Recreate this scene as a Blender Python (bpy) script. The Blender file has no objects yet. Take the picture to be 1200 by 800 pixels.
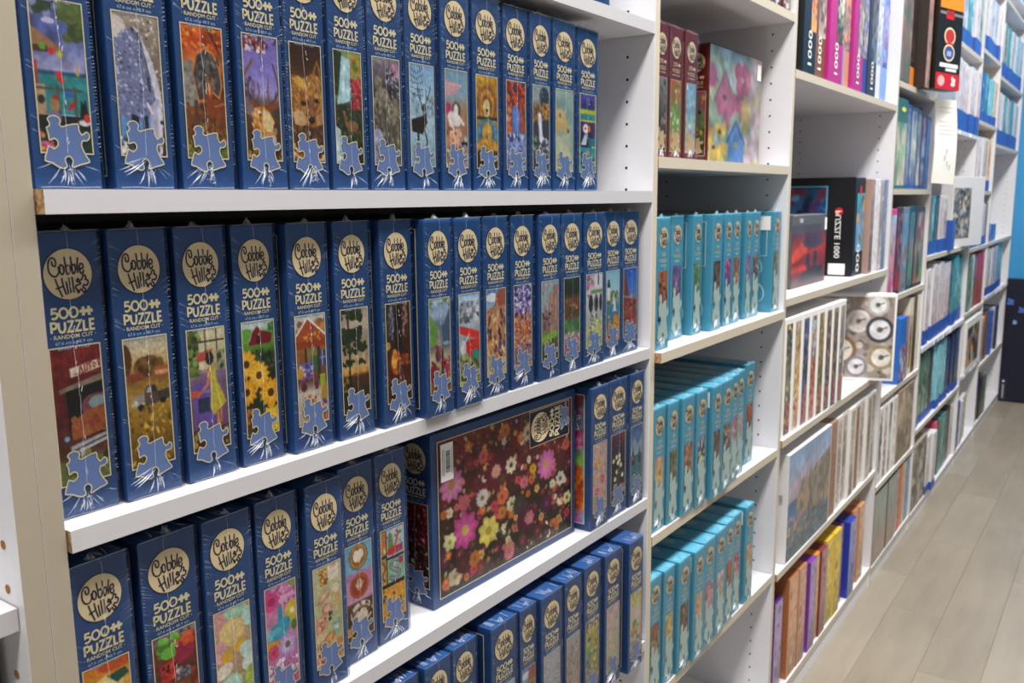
import bpy, bmesh, math, random
import numpy as np
from mathutils import Matrix, Vector

# ------------------------------------------------------------------ camera, world, lights, exposure
scene = bpy.context.scene
COL = scene.collection
cam_data = bpy.data.cameras.new('camera')
cam_data.sensor_fit = 'HORIZONTAL'; cam_data.sensor_width = 36.0
cam_data.lens = 1028.257 * 36.0 / 1200.0
cam_data.clip_start = 0.02
cam_data.dof.use_dof = True
cam_data.dof.focus_distance = 0.86
cam_data.dof.aperture_fstop = 12.0
camera = bpy.data.objects.new('camera', cam_data)
COL.objects.link(camera)
camera.matrix_world = Matrix(((0.5774953, 0.13627692, -0.80493961, 0.0),
                              (-0.8163409, 0.08514586, -0.57125977, -0.59094),
                              (-0.00931225, 0.98700496, 0.16041976, 1.2057),
                              (0, 0, 0, 1)))
scene.camera = camera

world = bpy.data.worlds.new('ambient_fill'); scene.world = world  # even ambient fill, added to lift the shade
world.use_nodes = True
world.node_tree.nodes['Background'].inputs[0].default_value = (0.93, 0.96, 1.0, 1)
world.node_tree.nodes['Background'].inputs[1].default_value = 0.19

scene.view_settings.view_transform = 'Standard'
scene.view_settings.look = 'None'
scene.view_settings.exposure = 0.27
scene.view_settings.gamma = 1.0
scene.view_settings.use_curve_mapping = False
scene.cycles.transparent_max_bounces = 24
scene.cycles.max_bounces = 6

CEIL = 2.95
LIGHT_X = [-1.6, 0.2, 2.0, 3.8, 5.1]
LAMP_Y = -0.68
def ceiling_light(x, y, sx, sy, power):
    l = bpy.data.lights.new('panel_lamp', 'AREA'); l.shape = 'RECTANGLE'
    l.size = sx; l.size_y = sy; l.energy = power; l.color = (1.0, 0.975, 0.94)
    o = bpy.data.objects.new('panel_lamp', l); COL.objects.link(o)
    o.location = (x, y, CEIL - 0.06)
    return o
for x, p in zip(LIGHT_X, (26, 50, 52, 32, 20)):
    ceiling_light(x, LAMP_Y, 1.45, 0.34, p)
for x in (-1.0, 1.8, 4.4):
    ceiling_light(x, -2.9, 1.2, 0.6, 6)  # unseen second row, added for soft fill

# ------------------------------------------------------------------ materials
def srgb(h):
    if isinstance(h, str):
        h = h.lstrip('#'); c = [int(h[i:i + 2], 16) / 255.0 for i in (0, 2, 4)]
    else:
        c = [v / 255.0 for v in h]
    return [v / 12.92 if v <= 0.04045 else ((v + 0.055) / 1.055) ** 2.4 for v in c]
MATS = {}
def mat(name, col='808080', rough=0.5, spec=0.5, noise=0.0, nscale=20.0, bump=0.0, bscale=200.0):
    if name in MATS: return MATS[name]
    m = bpy.data.materials.new(name); m.use_nodes = True
    nt = m.node_tree; b = nt.nodes['Principled BSDF']
    c = srgb(col)
    b.inputs['Base Color'].default_value = (*c, 1)
    b.inputs['Roughness'].default_value = rough
    b.inputs['Specular IOR Level'].default_value = spec
    tc = nt.nodes.new('ShaderNodeTexCoord')
    if noise:
        n = nt.nodes.new('ShaderNodeTexNoise'); n.inputs['Scale'].default_value = nscale; n.inputs['Detail'].default_value = 4
        nt.links.new(tc.outputs['Object'], n.inputs['Vector'])
        mx = nt.nodes.new('ShaderNodeMix'); mx.data_type = 'RGBA'
        mx.inputs[6].default_value = (*[v * (1 - noise) for v in c], 1)
        mx.inputs[7].default_value = (*[min(1, v * (1 + noise)) for v in c], 1)
        nt.links.new(n.outputs['Fac'], mx.inputs[0]); nt.links.new(mx.outputs[2], b.inputs['Base Color'])
    if bump:
        n2 = nt.nodes.new('ShaderNodeTexNoise'); n2.inputs['Scale'].default_value = bscale
        nt.links.new(tc.outputs['Object'], n2.inputs['Vector'])
        bp = nt.nodes.new('ShaderNodeBump'); bp.inputs['Strength'].default_value = bump; bp.inputs['Distance'].default_value = 0.001
        nt.links.new(n2.outputs['Fac'], bp.inputs['Height']); nt.links.new(bp.outputs['Normal'], b.inputs['Normal'])
    MATS[name] = m
    return m
def chipboard():
    m = mat('raw_chipboard', 'A5805A', 0.85, 0.2)
    nt = m.node_tree; b = nt.nodes['Principled BSDF']
    tc = nt.nodes.new('ShaderNodeTexCoord'); v = nt.nodes.new('ShaderNodeTexVoronoi'); v.inputs['Scale'].default_value = 420
    r = nt.nodes.new('ShaderNodeValToRGB')
    r.color_ramp.elements[0].color = (*srgb('6b4a2c'), 1); r.color_ramp.elements[1].color = (*srgb('d0ac80'), 1)
    nt.links.new(tc.outputs['Object'], v.inputs['Vector']); nt.links.new(v.outputs['Color'], r.inputs[0]); nt.links.new(r.outputs[0], b.inputs['Base Color'])
    return m
M_WHITE = mat('white_melamine', 'E0DFE3', 0.38, 0.45, 0.02, 30, 0.05, 900)
M_EDGE = mat('cream_edge_band', 'C3B9A6', 0.45, 0.4, 0.04, 60)
M_EDGE_L = mat('beige_edge_band', '9F9584', 0.5, 0.3, 0.04, 60)
M_EDGE_W = mat('white_edge_band', 'BCBABD', 0.42, 0.4, 0.02, 60)
M_CHIP = chipboard()
M_HOLE = mat('peg_hole_shade', '14110e', 0.9, 0.1)  # for flat discs: the shade inside each hole is painted dark
M_HOLEW = mat('peg_hole_wood', '9a6a35', 0.8, 0.1, 0.2, 300)
M_BLUE = mat('blue_printed_card', '2A4F86', 0.33, 0.5, 0.05, 40)
M_NAVY = mat('navy_printed_card', '16264a', 0.4, 0.5, 0.05, 40)
M_CREAM = mat('cream_print', 'F4E0B4', 0.4, 0.4)
M_CREAM2 = mat('pale_yellow_print', 'EFE3B8', 0.4, 0.4)
M_LOGO = mat('logo_ink', '2c2440', 0.4, 0.4)
M_PIECE = mat('periwinkle_print', '7089BE', 0.36, 0.5)
M_SMALL = mat('pale_blue_print', 'A9C6EC', 0.4, 0.4)
M_TEAL = mat('teal_printed_card', '5AAECB', 0.33, 0.5, 0.06, 40)
M_TEALP = mat('pale_teal_print', 'C6DED8', 0.4, 0.5, 0.10, 160)
M_TEALTOP = mat('grey_teal_print', 'B4C8C2', 0.5, 0.3)
M_TEALLINE = mat('white_teal_print', 'CFEFF2', 0.4, 0.4)
M_MAROON = mat('maroon_printed_card', '7A2A24', 0.36, 0.5, 0.08, 40)
M_PAPER = mat('white_paper', 'F2F1EC', 0.6, 0.3)
M_BLACK = mat('black_print', '101014', 0.4, 0.4)
M_RED = mat('red_print', 'C81E28', 0.4, 0.4)
M_ORANGE = mat('orange_print', 'D98A1E', 0.4, 0.4)
M_WTXT = mat('white_print', 'EDEDEA', 0.4, 0.4)

def art_material():
    m = bpy.data.materials.new('printed_artwork'); m.use_nodes = True
    nt = m.node_tree; b = nt.nodes['Principled BSDF']
    a = nt.nodes.new('ShaderNodeAttribute'); a.attribute_name = 'art'
    nt.links.new(a.outputs['Color'], b.inputs['Base Color'])
    b.inputs['Roughness'].default_value = 0.35
    return m
M_ART = art_material()

def film_material():
    m = bpy.data.materials.new('clear_shrink_film'); m.use_nodes = True
    nt = m.node_tree; nt.nodes.remove(nt.nodes['Principled BSDF'])
    out = nt.nodes['Material Output']
    tr = nt.nodes.new('ShaderNodeBsdfTransparent'); gl = nt.nodes.new('ShaderNodeBsdfGlossy')
    gl.inputs['Roughness'].default_value = 0.14
    fr = nt.nodes.new('ShaderNodeFresnel'); fr.inputs['IOR'].default_value = 1.45
    mx = nt.nodes.new('ShaderNodeMixShader')
    tc = nt.nodes.new('ShaderNodeTexCoord'); mp = nt.nodes.new('ShaderNodeMapping'); mp.inputs['Scale'].default_value = (90, 90, 320)
    mp.inputs['Rotation'].default_value = (0.2, 0.5, 0.3)
    n = nt.nodes.new('ShaderNodeTexNoise'); n.inputs['Scale'].default_value = 1.0; n.inputs['Detail'].default_value = 3
    bp = nt.nodes.new('ShaderNodeBump'); bp.inputs['Strength'].default_value = 0.8; bp.inputs['Distance'].default_value = 0.0009
    nt.links.new(tc.outputs['Object'], mp.inputs['Vector']); nt.links.new(mp.outputs[0], n.inputs['Vector'])
    nt.links.new(n.outputs['Fac'], bp.inputs['Height'])
    nt.links.new(bp.outputs[0], gl.inputs['Normal']); nt.links.new(bp.outputs[0], fr.inputs['Normal'])
    sc = nt.nodes.new('ShaderNodeMath'); sc.operation = 'MULTIPLY'; sc.inputs[1].default_value = 0.62
    nt.links.new(fr.outputs[0], sc.inputs[0]); nt.links.new(sc.outputs[0], mx.inputs[0]); nt.links.new(tr.outputs[0], mx.inputs[1]); nt.links.new(gl.outputs[0], mx.inputs[2])
    nt.links.new(mx.outputs[0], out.inputs['Surface'])
    return m
def crease_glint_material(name, alpha, rough=0.25):
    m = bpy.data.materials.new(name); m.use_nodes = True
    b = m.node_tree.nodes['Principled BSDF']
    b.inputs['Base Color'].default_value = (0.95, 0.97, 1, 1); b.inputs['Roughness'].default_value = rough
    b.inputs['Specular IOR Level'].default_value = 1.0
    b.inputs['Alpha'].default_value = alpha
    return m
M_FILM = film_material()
M_CREASE_GLINT = crease_glint_material('film_crease_glint', 0.50)  # whitish colour stands in for bright glints on the film folds
M_SEAM_GLINT = crease_glint_material('film_seam_glint', 0.21)  # fainter white for milky seam folds and painted streak highlights

# ------------------------------------------------------------------ object helpers
def link(name, data, parent=None, loc=None, rot=None):
    o = bpy.data.objects.new(name, data); COL.objects.link(o)
    if parent: o.parent = parent
    if loc: o.location = loc
    if rot: o.rotation_euler = rot
    return o
def thing(name, label, cat, loc, rz=0.0, group=None):
    o = link(name, None, None, loc, (0, 0, rz)); o.empty_display_size = 0.02
    o['label'] = label; o['category'] = cat
    if group: o['group'] = group
    return o
class MB:
    """collects quads / prisms into one mesh with several material slots"""
    def __init__(s): s.v = []; s.f = []; s.mi = []; s.mats = []
    def m(s, mt):
        if mt not in s.mats: s.mats.append(mt)
        return s.mats.index(mt)
    def face(s, pts, mt):
        i = len(s.v); s.v += [tuple(p) for p in pts]; s.f.append(list(range(i, i + len(pts)))); s.mi.append(s.m(mt))
    def box(s, x0, x1, y0, y1, z0, z1, mt, fm=None):
        i = len(s.v)
        s.v += [(x0, y0, z0), (x1, y0, z0), (x1, y1, z0), (x0, y1, z0), (x0, y0, z1), (x1, y0, z1), (x1, y1, z1), (x0, y1, z1)]
        F = {'b': (0, 3, 2, 1), 't': (4, 5, 6, 7), 'f': (0, 1, 5, 4), 'k': (2, 3, 7, 6), 'l': (3, 0, 4, 7), 'r': (1, 2, 6, 5)}
        for k, q in F.items():
            s.f.append([i + a for a in q]); s.mi.append(s.m((fm or {}).get(k, mt)))
    def mesh(s, name):
        me = bpy.data.meshes.new(name); me.from_pydata(s.v, [], s.f)
        for mt in s.mats: me.materials.append(mt)
        me.polygons.foreach_set('material_index', s.mi); me.update()
        return me
def bevel_box(name, x0, x1, y0, y1, z0, z1, mt, bev, fm=None, seg=2):
    mb = MB(); mb.box(x0, x1, y0, y1, z0, z1, mt, fm)
    me = mb.mesh(name)
    bm = bmesh.new(); bm.from_mesh(me)
    bmesh.ops.remove_doubles(bm, verts=bm.verts, dist=1e-7)
    bmesh.ops.bevel(bm, geom=list(bm.edges), offset=bev, segments=seg, profile=0.6, affect='EDGES')
    bm.to_mesh(me); bm.free()
    return me
def poly_mesh(mb, pts, mt, fn):
    """concave polygon (2d) filled and mapped by fn(u, v) to 3d"""
    bm = bmesh.new(); vs = [bm.verts.new((p[0], p[1], 0)) for p in pts]
    f = bm.faces.new(vs); r = bmesh.ops.triangulate(bm, faces=[f])
    bm.verts.index_update()
    i0 = len(mb.v); bm.verts.ensure_lookup_table()
    for v in bm.verts: mb.v.append(fn(v.co.x, v.co.y))
    k = mb.m(mt)
    for f in bm.faces:
        idx = [i0 + v.index for v in f.verts]
        if f.normal.z < 0: idx.reverse()
        mb.f.append(idx); mb.mi.append(k)
    bm.free()
def smooth(pts, n=4, closed=False):
    P = [Vector(p) for p in pts]; out = []; N = len(P)
    rng = range(N) if closed else range(N - 1)
    for i in rng:
        g = lambda j: P[j % N] if closed else P[min(max(j, 0), N - 1)]
        a, b, c, d = g(i - 1), g(i), g(i + 1), g(i + 2)
        for k in range(n):
            t = k / n
            out.append(0.5 * ((2 * b) + (c - a) * t + (2 * a - 5 * b + 4 * c - d) * t * t + (3 * b - a - 3 * c + d) * t ** 3))
    if not closed: out.append(P[-1])
    return [(p.x, p.y) for p in out]
def stroke(mb, pts, w, mt, fn, closed=False):
    P = [Vector(p) for p in pts]; N = len(P); L = []; R = []
    for i in range(N):
        a = P[(i - 1) % N] if (closed or i > 0) else P[i]
        b = P[(i + 1) % N] if (closed or i < N - 1) else P[i]
        d1 = (P[i] - a); d2 = (b - P[i])
        d1 = d1.normalized() if d1.length > 1e-9 else d2.normalized(); d2 = d2.normalized() if d2.length > 1e-9 else d1
        t = d1 + d2
        t = t.normalized() if t.length > 0.3 else d1
        n = Vector((-t.y, t.x)); c = max(0.6, abs(n.dot(Vector((-d1.y, d1.x)))))
        L.append(P[i] + n * w / 2 / c); R.append(P[i] - n * w / 2 / c)
    k = mb.m(mt); i0 = len(mb.v)
    for i in range(N): mb.v.append(fn(L[i].x, L[i].y)); mb.v.append(fn(R[i].x, R[i].y))
    for i in range(N if closed else N - 1):
        j = (i + 1) % N
        mb.f.append([i0 + 2 * i, i0 + 2 * i + 1, i0 + 2 * j + 1, i0 + 2 * j]); mb.mi.append(k)
def disc(mb, cx, cy, r, mt, fn, n=40, ry=None):
    ry = ry or r
    pts = [fn(cx + r * math.cos(2 * math.pi * i / n), cy + ry * math.sin(2 * math.pi * i / n)) for i in range(n)]
    mb.face(pts, mt)
def ring(mb, cx, cy, r, w, mt, fn, n=32):
    stroke(mb, [(cx + r * math.cos(2 * math.pi * i / n), cy + r * math.sin(2 * math.pi * i / n)) for i in range(n)], w, mt, fn, True)
_txt = {}
def text_tris(s):
    """outline of a line of text in the built-in font, height about 1, centred on x"""
    if s in _txt: return _txt[s]
    cu = bpy.data.curves.new('t', 'FONT'); cu.body = s; cu.align_x = 'CENTER'; cu.resolution_u = 2; cu.offset = 0.012
    o = bpy.data.objects.new('t', cu); COL.objects.link(o)
    me = o.to_mesh()
    v = [(a.co.x, a.co.y) for a in me.vertices]; f = [list(p.vertices) for p in me.polygons]
    o.to_mesh_clear(); bpy.data.objects.remove(o); bpy.data.curves.remove(cu)
    _txt[s] = (v, f); return _txt[s]
def text(mb, s, cx, cy, size, mt, fn, sx=1.0):
    v, f = text_tris(s); i0 = len(mb.v); k = mb.m(mt)
    for a, b in v: mb.v.append(fn(cx + a * size * sx, cy + b * size))
    for p in f: mb.f.append([i0 + q for q in p]); mb.mi.append(k)

# block capitals drawn as strokes (unit height)
GL = {'5': [[(.62, 1), (.12, 1), (.08, .56), (.4, .62), (.64, .48), (.66, .28), (.5, .06), (.26, 0), (.02, .08)]],
      '0': [smooth([(.45 + .43 * math.cos(a), .5 + .5 * math.sin(a)) for a in np.linspace(0, 2 * math.pi, 13)[:-1]], 2, True)],
      'P': [[(.08, 0), (.08, 1), (.4, 1), (.6, .88), (.62, .66), (.5, .48), (.3, .42), (.08, .42)]],
      'U': [[(.06, 1), (.06, .35), (.2, .06), (.38, 0), (.56, .06), (.7, .35), (.7, 1)]],
      'Z': [[(.04, 1), (.62, 1), (.04, 0), (.66, 0)]],
      'L': [[(.08, 1), (.08, 0), (.52, 0)]],
      'E': [[(.56, 1), (.08, 1), (.08, 0), (.56, 0)], [(.08, .5), (.5, .5)]]}
GW = {'5': .84, '0': 1.06, 'P': .78, 'U': .92, 'Z': .82, 'L': .66, 'E': .68}
def block(mb, s, x, y, h, w, mt, fn):
    for ch in s:
        for st in GL[ch]:
            stroke(mb, [(x + a * h, y + b * h) for a, b in st], w, mt, fn, ch == '0')
        x += GW[ch] * h
    return x

# ------------------------------------------------------------------ shared print of the blue and teal boxes
BW, BH, BL = 0.050, 0.2055, 0.278
PIECE = [(-9.7, 44.2), (-10.9, 46.0), (-9.4, 47.9), (-5.9, 48.8), (-2.9, 47.7), (-1.8, 45.3), (-2.8, 43.2), (-0.8, 41.6), (2.5, 42.7),
         (10.7, 44.2), (11.2, 40.5), (13.3, 36.8), (16.8, 39.0), (18.7, 37.3), (18.5, 34.6), (15.9, 32.9), (13.7, 33.1), (12.3, 29.9),
         (13.8, 25.6), (15.7, 21.9), (17.5, 18.6), (11.7, 17.0), (5.8, 15.1), (4.0, 15.5), (5.2, 19.3), (2.5, 22.3), (-0.6, 20.4), (-0.1, 17.1),
         (0.2, 15.0), (-2.3, 13.8), (-6.1, 15.1), (-10.6, 17.7), (-15.0, 18.9), (-13.5, 24.1), (-11.5, 28.6), (-8.1, 26.8), (-4.9, 29.2),
         (-5.0, 32.3), (-7.5, 33.7), (-10.7, 32.5), (-11.0, 36.9), (-12.1, 40.5), (-9.9, 41.8)]
PIECE = [((x - 2.0) / 1000, z / 1000) for x, z in PIECE]
PIECE_S = smooth(PIECE, 2, True)
LOGO = [([(232, 295), (245, 330), (230, 385), (190, 418), (140, 400), (108, 340), (105, 260), (125, 200), (165, 175), (200, 200), (208, 255), (190, 285), (162, 270), (155, 215)], 0),
        ([(275, 270), (255, 300), (258, 370), (285, 395), (308, 360), (305, 300)], 1),
        ([(325, 170), (335, 280), (345, 385), (375, 390), (400, 340), (385, 280), (350, 290)], 0),
        ([(412, 170), (418, 280), (425, 385), (450, 385), (468, 330), (455, 275), (425, 290)], 0),
        ([(510, 185), (495, 280), (493, 390)], 0),
        ([(525, 340), (572, 322), (565, 275), (535, 275), (520, 322), (530, 385), (560, 400), (580, 352)], 0),
        ([(183, 445), (215, 560), (262, 688)], 0), ([(268, 438), (285, 550), (314, 662)], 0), ([(180, 575), (295, 545)], 0),
        ([(325, 488), (345, 657)], 0), ([(365, 435), (380, 642)], 0), ([(412, 435), (420, 642)], 0),
        ([(485, 465), (510, 490), (545, 470), (560, 430), (585, 425), (600, 455), (590, 480), (625, 495), (625, 530), (600, 560), (565, 550), (550, 580),
          (580, 605), (575, 640), (545, 640), (530, 605), (490, 625), (490, 645), (470, 640), (470, 605), (455, 600), (450, 560), (480, 545), (520, 530), (505, 510), (470, 500)], 1)]
def logo(mb, cx, cz, r, fn, rim=None, ink=None):
    ink = ink or M_LOGO
    F = lambda e: (lambda u, v: fn(cx + u, cz + v, e))
    disc(mb, 0, 0, r * 1.04, rim or M_NAVY, F(0.00035)); disc(mb, 0, 0, r, M_CREAM, F(0.0005))
    for pts, cl in LOGO:
        q = smooth([((x - 362) / 328 * r, -(y - 395) / 328 * r) for x, y in pts], 3, bool(cl))
        stroke(mb, q, r * 0.072, ink, F(0.0007), bool(cl))
def hash_piece(mb, cx, cz, h, mt, fn):
    q = [(-.52, .42), (-.2, .5), (-.13, .3), (-.2, .2), (.2, .2), (.13, .3), (.2, .5), (.5, .46), (.44, .18), (.66, .22), (.8, 0), (.66, -.22), (.44, -.18), (.5, -.5),
         (.2, -.5), (.13, -.3), (.2, -.2), (-.2, -.2), (-.13, -.3), (-.2, -.5), (-.52, -.46), (-.46, -.14), (-.66, -.18), (-.8, 0), (-.66, .2), (-.46, .16)]
    poly_mesh(mb, [(cx + a * h, cz + b * h) for a, b in q], mt, fn)
def frame(mb, x0, x1, z0, z1, w, mt, fn):
    for a in ([(x0, z0), (x1, z0), (x1, z0 + w), (x0, z0 + w)], [(x0, z1 - w), (x1, z1 - w), (x1, z1), (x0, z1)],
              [(x0, z0 + w), (x0 + w, z0 + w), (x0 + w, z1 - w), (x0, z1 - w)], [(x1 - w, z0 + w), (x1, z0 + w), (x1, z1 - w), (x1 - w, z1 - w)]):
        mb.face([fn(*p) for p in a], mt)
FR = lambda x, z, e=0.0005: (x, -e, z)                       # front (spine) plane
LF = lambda y, z, e=0.0005: (-BW / 2 - e, y, z)               # left broad face
PX0, PX1, PZ0, PZ1 = -0.0188, 0.0190, 0.0243, 0.1243         # picture window of the blue spine
def make_blue_print(count='500', card=M_NAVY):
    mb = MB()
    F = lambda x, z: FR(x, z, 0.0006)
    cz = BH - 0.0295
    logo(mb, 0.0, cz, 0.0178, FR)
    x = block(mb, '500', -0.0150, BH - 0.0602, 0.0070, 0.0016, M_CREAM2, F)
    hash_piece(mb, x + 0.0052, BH - 0.0566, 0.0068, M_CREAM2, F)
    block(mb, 'PUZZLE', -0.0163, BH - 0.0702, 0.0072, 0.0017, M_CREAM2, F)
    text(mb, '· RANDOM CUT ·', 0, BH - 0.0750, 0.0042, M_CREAM2, F, 1.05)
    text(mb, '67.6 cm x 48.9 cm', 0, BH - 0.0790, 0.0034, M_SMALL, F, 1.1)
    text(mb, '26.625" x 19.25"', 0, BH - 0.0826, 0.0034, M_SMALL, F, 1.1)
    frame(mb, PX0 - .0006, PX1 + .0006, PZ0 - .0006, PZ1 + .0006, 0.0009, M_CREAM2, F)
    # the broad face's picture border, seen edge-on in the gaps
    G = lambda y, z: LF(y, z, 0.0005)
    frame(mb, 0.010, BL - 0.010, 0.009, BH - 0.009, 0.0012, M_CREAM2, G)
    return mb.mesh('label_print')
def make_piece(x0=0):
    mb = MB()
    F = lambda u, v: FR(u, v, 0.0009)
    poly_mesh(mb, PIECE_S, M_PIECE, F)
    stroke(mb, PIECE_S, 0.0009, M_CREAM2, lambda u, v: FR(u, v, 0.0011), True)
    return mb.mesh('puzzle_piece_print')
def make_teal_print():
    mb = MB(); F = lambda x, z: FR(x, z, 0.0006)
    logo(mb, 0, BH - 0.0310, 0.0160, FR, M_TEAL)
    text(mb, '350', 0, BH - 0.0600, 0.009, M_CREAM, F, 1.1); text(mb, 'PUZZLE', 0, BH - 0.0690, 0.0075, M_CREAM, F, 1.0)
    text(mb, 'FAMILY', 0, BH - 0.0770, 0.0068, M_TEALLINE, F, 1.0)
    # pale jigsaw piece over the lower part of the spine
    q = smooth([(a * 1.25 + 0.001, 0.008 + (b - 0.014) * 2.3) for a, b in PIECE], 2, True)
    poly_mesh(mb, q, M_TEALP, lambda u, v: FR(u, v, 0.0009))
    # white outlines on the broad face
    G = lambda y, z: LF(y, z, 0.0006)
    frame(mb, 0.012, 0.050, 0.115, BH - 0.012, 0.0016, M_TEALLINE, G)
    disc(mb, 0.046, BH - 0.045, 0.012, M_CREAM, lambda y, z: LF(y, z, 0.0008), 20, 0.018)
    stroke(mb, smooth([(0.060, 0.105), (0.030, 0.110), (0.022, 0.085), (0.040, 0.075), (0.030, 0.062)], 3), 0.0024, M_TEALLINE, G)
    stroke(mb, smooth([(0.055, 0.070), (0.026, 0.058), (0.016, 0.040), (0.022, 0.024), (0.045, 0.018)], 3), 0.0024, M_TEALLINE, G)
    # rounded stripe on the top face
    T = lambda u, v: (u, v, BH + 0.0008)
    st = [(0.013 * math.cos(a), 0.062 + 0.013 * math.sin(a)) for a in np.linspace(math.pi, 2 * math.pi, 9)] + [(0.013, BL - 0.02), (-0.013, BL - 0.02)]
    mb.face([T(*p) for p in st], M_TEALTOP)
    return mb.mesh('label_print')
def make_maroon_print():
    mb = MB(); F = lambda x, z: FR(x, z, 0.0006)
    logo(mb, 0, BH - 0.0310, 0.0165, FR, M_MAROON)
    text(mb, '275', -0.003, BH - 0.0600, 0.009, M_CREAM, F, 1.1); hash_piece(mb, 0.011, BH - 0.057, 0.006, M_CREAM, F)
    text(mb, 'PUZZLE', 0, BH - 0.0690, 0.0078, M_CREAM, F, 1.0)
    text(mb, 'EASY HANDLING', 0, BH - 0.0745, 0.0036, M_CREAM2, F, 1.0)
    frame(mb, PX0 - .0006, PX1 + .0006, 0.0120, PZ1 + .0006, 0.0007, M_CREAM2, F)
    q = [(a * 1.0, b) for a, b in PIECE_S]
    poly_mesh(mb, q, mat('tan_print', 'D9B98A', .4), lambda u, v: FR(u, v, 0.0009))
    G = lambda y, z: LF(y, z, 0.0006)
    for i in range(60): mb.box(-BW / 2 - .0007, -BW / 2 - .0003, .003, .0038, .01 + i * .003, .0112 + i * .003, M_CREAM)
    return mb.mesh('label_print')
def make_wrap(seed):
    """clear film: a loose shell, a front seam, a pinched fan at the foot, perforations, painted glints and a twist at the top"""
    rd = random.Random(seed); mb = MB(); e = 0.0016; w = BW / 2 + 0.0007
    ny, nz = 1, 8
    # shell (front, left, right, top)
    mb.face([(-w, -e, 0), (w, -e, 0), (w, -e, BH + .0012), (-w, -e, BH + .0012)], M_FILM)
    mb.face([(-w, BL, 0), (-w, -e, 0), (-w, -e, BH + .0012), (-w, BL, BH + .0012)], M_FILM)
    mb.face([(-w, -e, BH + .0012), (w, -e, BH + .0012), (w, BL, BH + .0012), (-w, BL, BH + .0012)], M_FILM)
    mb.face([(w, -e, 0), (w, BL, 0), (w, BL, BH + .0012), (w, -e, BH + .0012)], M_FILM)
    # seam
    z = 0.024; x = rd.uniform(-.001, .001); pts = []
    while z < BH + .001:
        pts.append((x, z)); z += rd.uniform(.004, .010); x += rd.uniform(-.0007, .0007)
    pts.append((x * .3, BH + .001))
    stroke(mb, pts, 0.0005, M_SEAM_GLINT, lambda u, v: (u, -e - .0004 - .0003 * math.sin(v * 900), v))
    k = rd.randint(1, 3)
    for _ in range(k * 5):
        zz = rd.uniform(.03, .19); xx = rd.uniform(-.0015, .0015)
        stroke(mb, [(xx, zz), (xx + rd.uniform(-.0012, .0012), zz + rd.uniform(.001, .004))], .0005, M_CREASE_GLINT, lambda u, v: (u, -e - .0007, v))
    # fan of folds, their highlights painted whitish
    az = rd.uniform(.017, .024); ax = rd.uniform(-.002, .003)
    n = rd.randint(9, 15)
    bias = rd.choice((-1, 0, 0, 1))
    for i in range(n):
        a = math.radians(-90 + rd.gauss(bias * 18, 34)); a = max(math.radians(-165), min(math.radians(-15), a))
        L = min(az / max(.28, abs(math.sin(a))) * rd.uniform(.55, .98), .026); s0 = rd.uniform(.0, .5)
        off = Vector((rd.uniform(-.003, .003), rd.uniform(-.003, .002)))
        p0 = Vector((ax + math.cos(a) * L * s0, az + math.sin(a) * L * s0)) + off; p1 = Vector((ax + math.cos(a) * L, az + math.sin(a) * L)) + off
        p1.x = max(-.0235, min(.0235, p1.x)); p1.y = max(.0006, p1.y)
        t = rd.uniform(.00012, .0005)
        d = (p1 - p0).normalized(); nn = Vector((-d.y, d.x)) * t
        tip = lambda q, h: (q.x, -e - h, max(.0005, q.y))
        mb.face([tip(p0 - nn * .4, .0003), tip(p1 - nn * .4, .0004), tip((p0 + p1) / 2 + nn, .0016)], M_CREASE_GLINT if rd.random() < .4 else M_SEAM_GLINT)
        mb.face([tip(p1, .0003), tip((p0 + p1) / 2 + nn * 3, .0004), tip((p0 + p1) / 2 + nn, .0016)], M_SEAM_GLINT)
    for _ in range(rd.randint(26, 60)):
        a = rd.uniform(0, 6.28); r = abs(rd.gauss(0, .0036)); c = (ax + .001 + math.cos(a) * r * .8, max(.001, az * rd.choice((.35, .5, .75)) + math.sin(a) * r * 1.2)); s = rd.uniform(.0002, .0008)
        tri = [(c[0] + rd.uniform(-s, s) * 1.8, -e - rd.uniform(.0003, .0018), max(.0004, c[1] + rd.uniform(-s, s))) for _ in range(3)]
        mb.face(tri, M_CREASE_GLINT)
    stroke(mb, [(-.022, .0012), (-.008, .0016), (.004, .001), (.022, .0014)], .0007, M_SEAM_GLINT, lambda u, v: (u, -e - .0005, v))
    # perforations and small glints, painted as pale slivers beside the edges
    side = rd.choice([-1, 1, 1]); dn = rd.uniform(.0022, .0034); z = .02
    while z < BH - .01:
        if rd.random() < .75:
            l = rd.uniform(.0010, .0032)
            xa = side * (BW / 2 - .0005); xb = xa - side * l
            mb.face([(xa, -e - .0003, z), (xb, -e - .0003, z + rd.uniform(-.0008, .0003)), (xa, -e - .0003, z + .0005)], M_SEAM_GLINT if rd.random() < .6 else M_CREASE_GLINT)
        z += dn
    for _ in range(rd.randint(22, 40)):                     # drag creases: pale slivers paint slanted streak highlights beside the edges
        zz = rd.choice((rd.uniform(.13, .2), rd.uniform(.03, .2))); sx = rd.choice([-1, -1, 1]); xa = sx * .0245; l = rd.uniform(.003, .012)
        mb.face([(xa, -e - .0002, zz), (xa - sx * l, -e - .0002, zz - l * .45), (xa, -e - .0002, zz + .0005)], M_SEAM_GLINT)
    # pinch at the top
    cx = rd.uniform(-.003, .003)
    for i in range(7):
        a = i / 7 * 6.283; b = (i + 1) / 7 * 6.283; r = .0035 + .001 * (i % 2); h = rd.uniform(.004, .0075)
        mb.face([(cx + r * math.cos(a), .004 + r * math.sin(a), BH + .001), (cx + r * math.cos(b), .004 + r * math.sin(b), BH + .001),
                 (cx + rd.uniform(-.0025, .0025), .004 + rd.uniform(-.001, .001), BH + h)], M_SEAM_GLINT)
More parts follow.
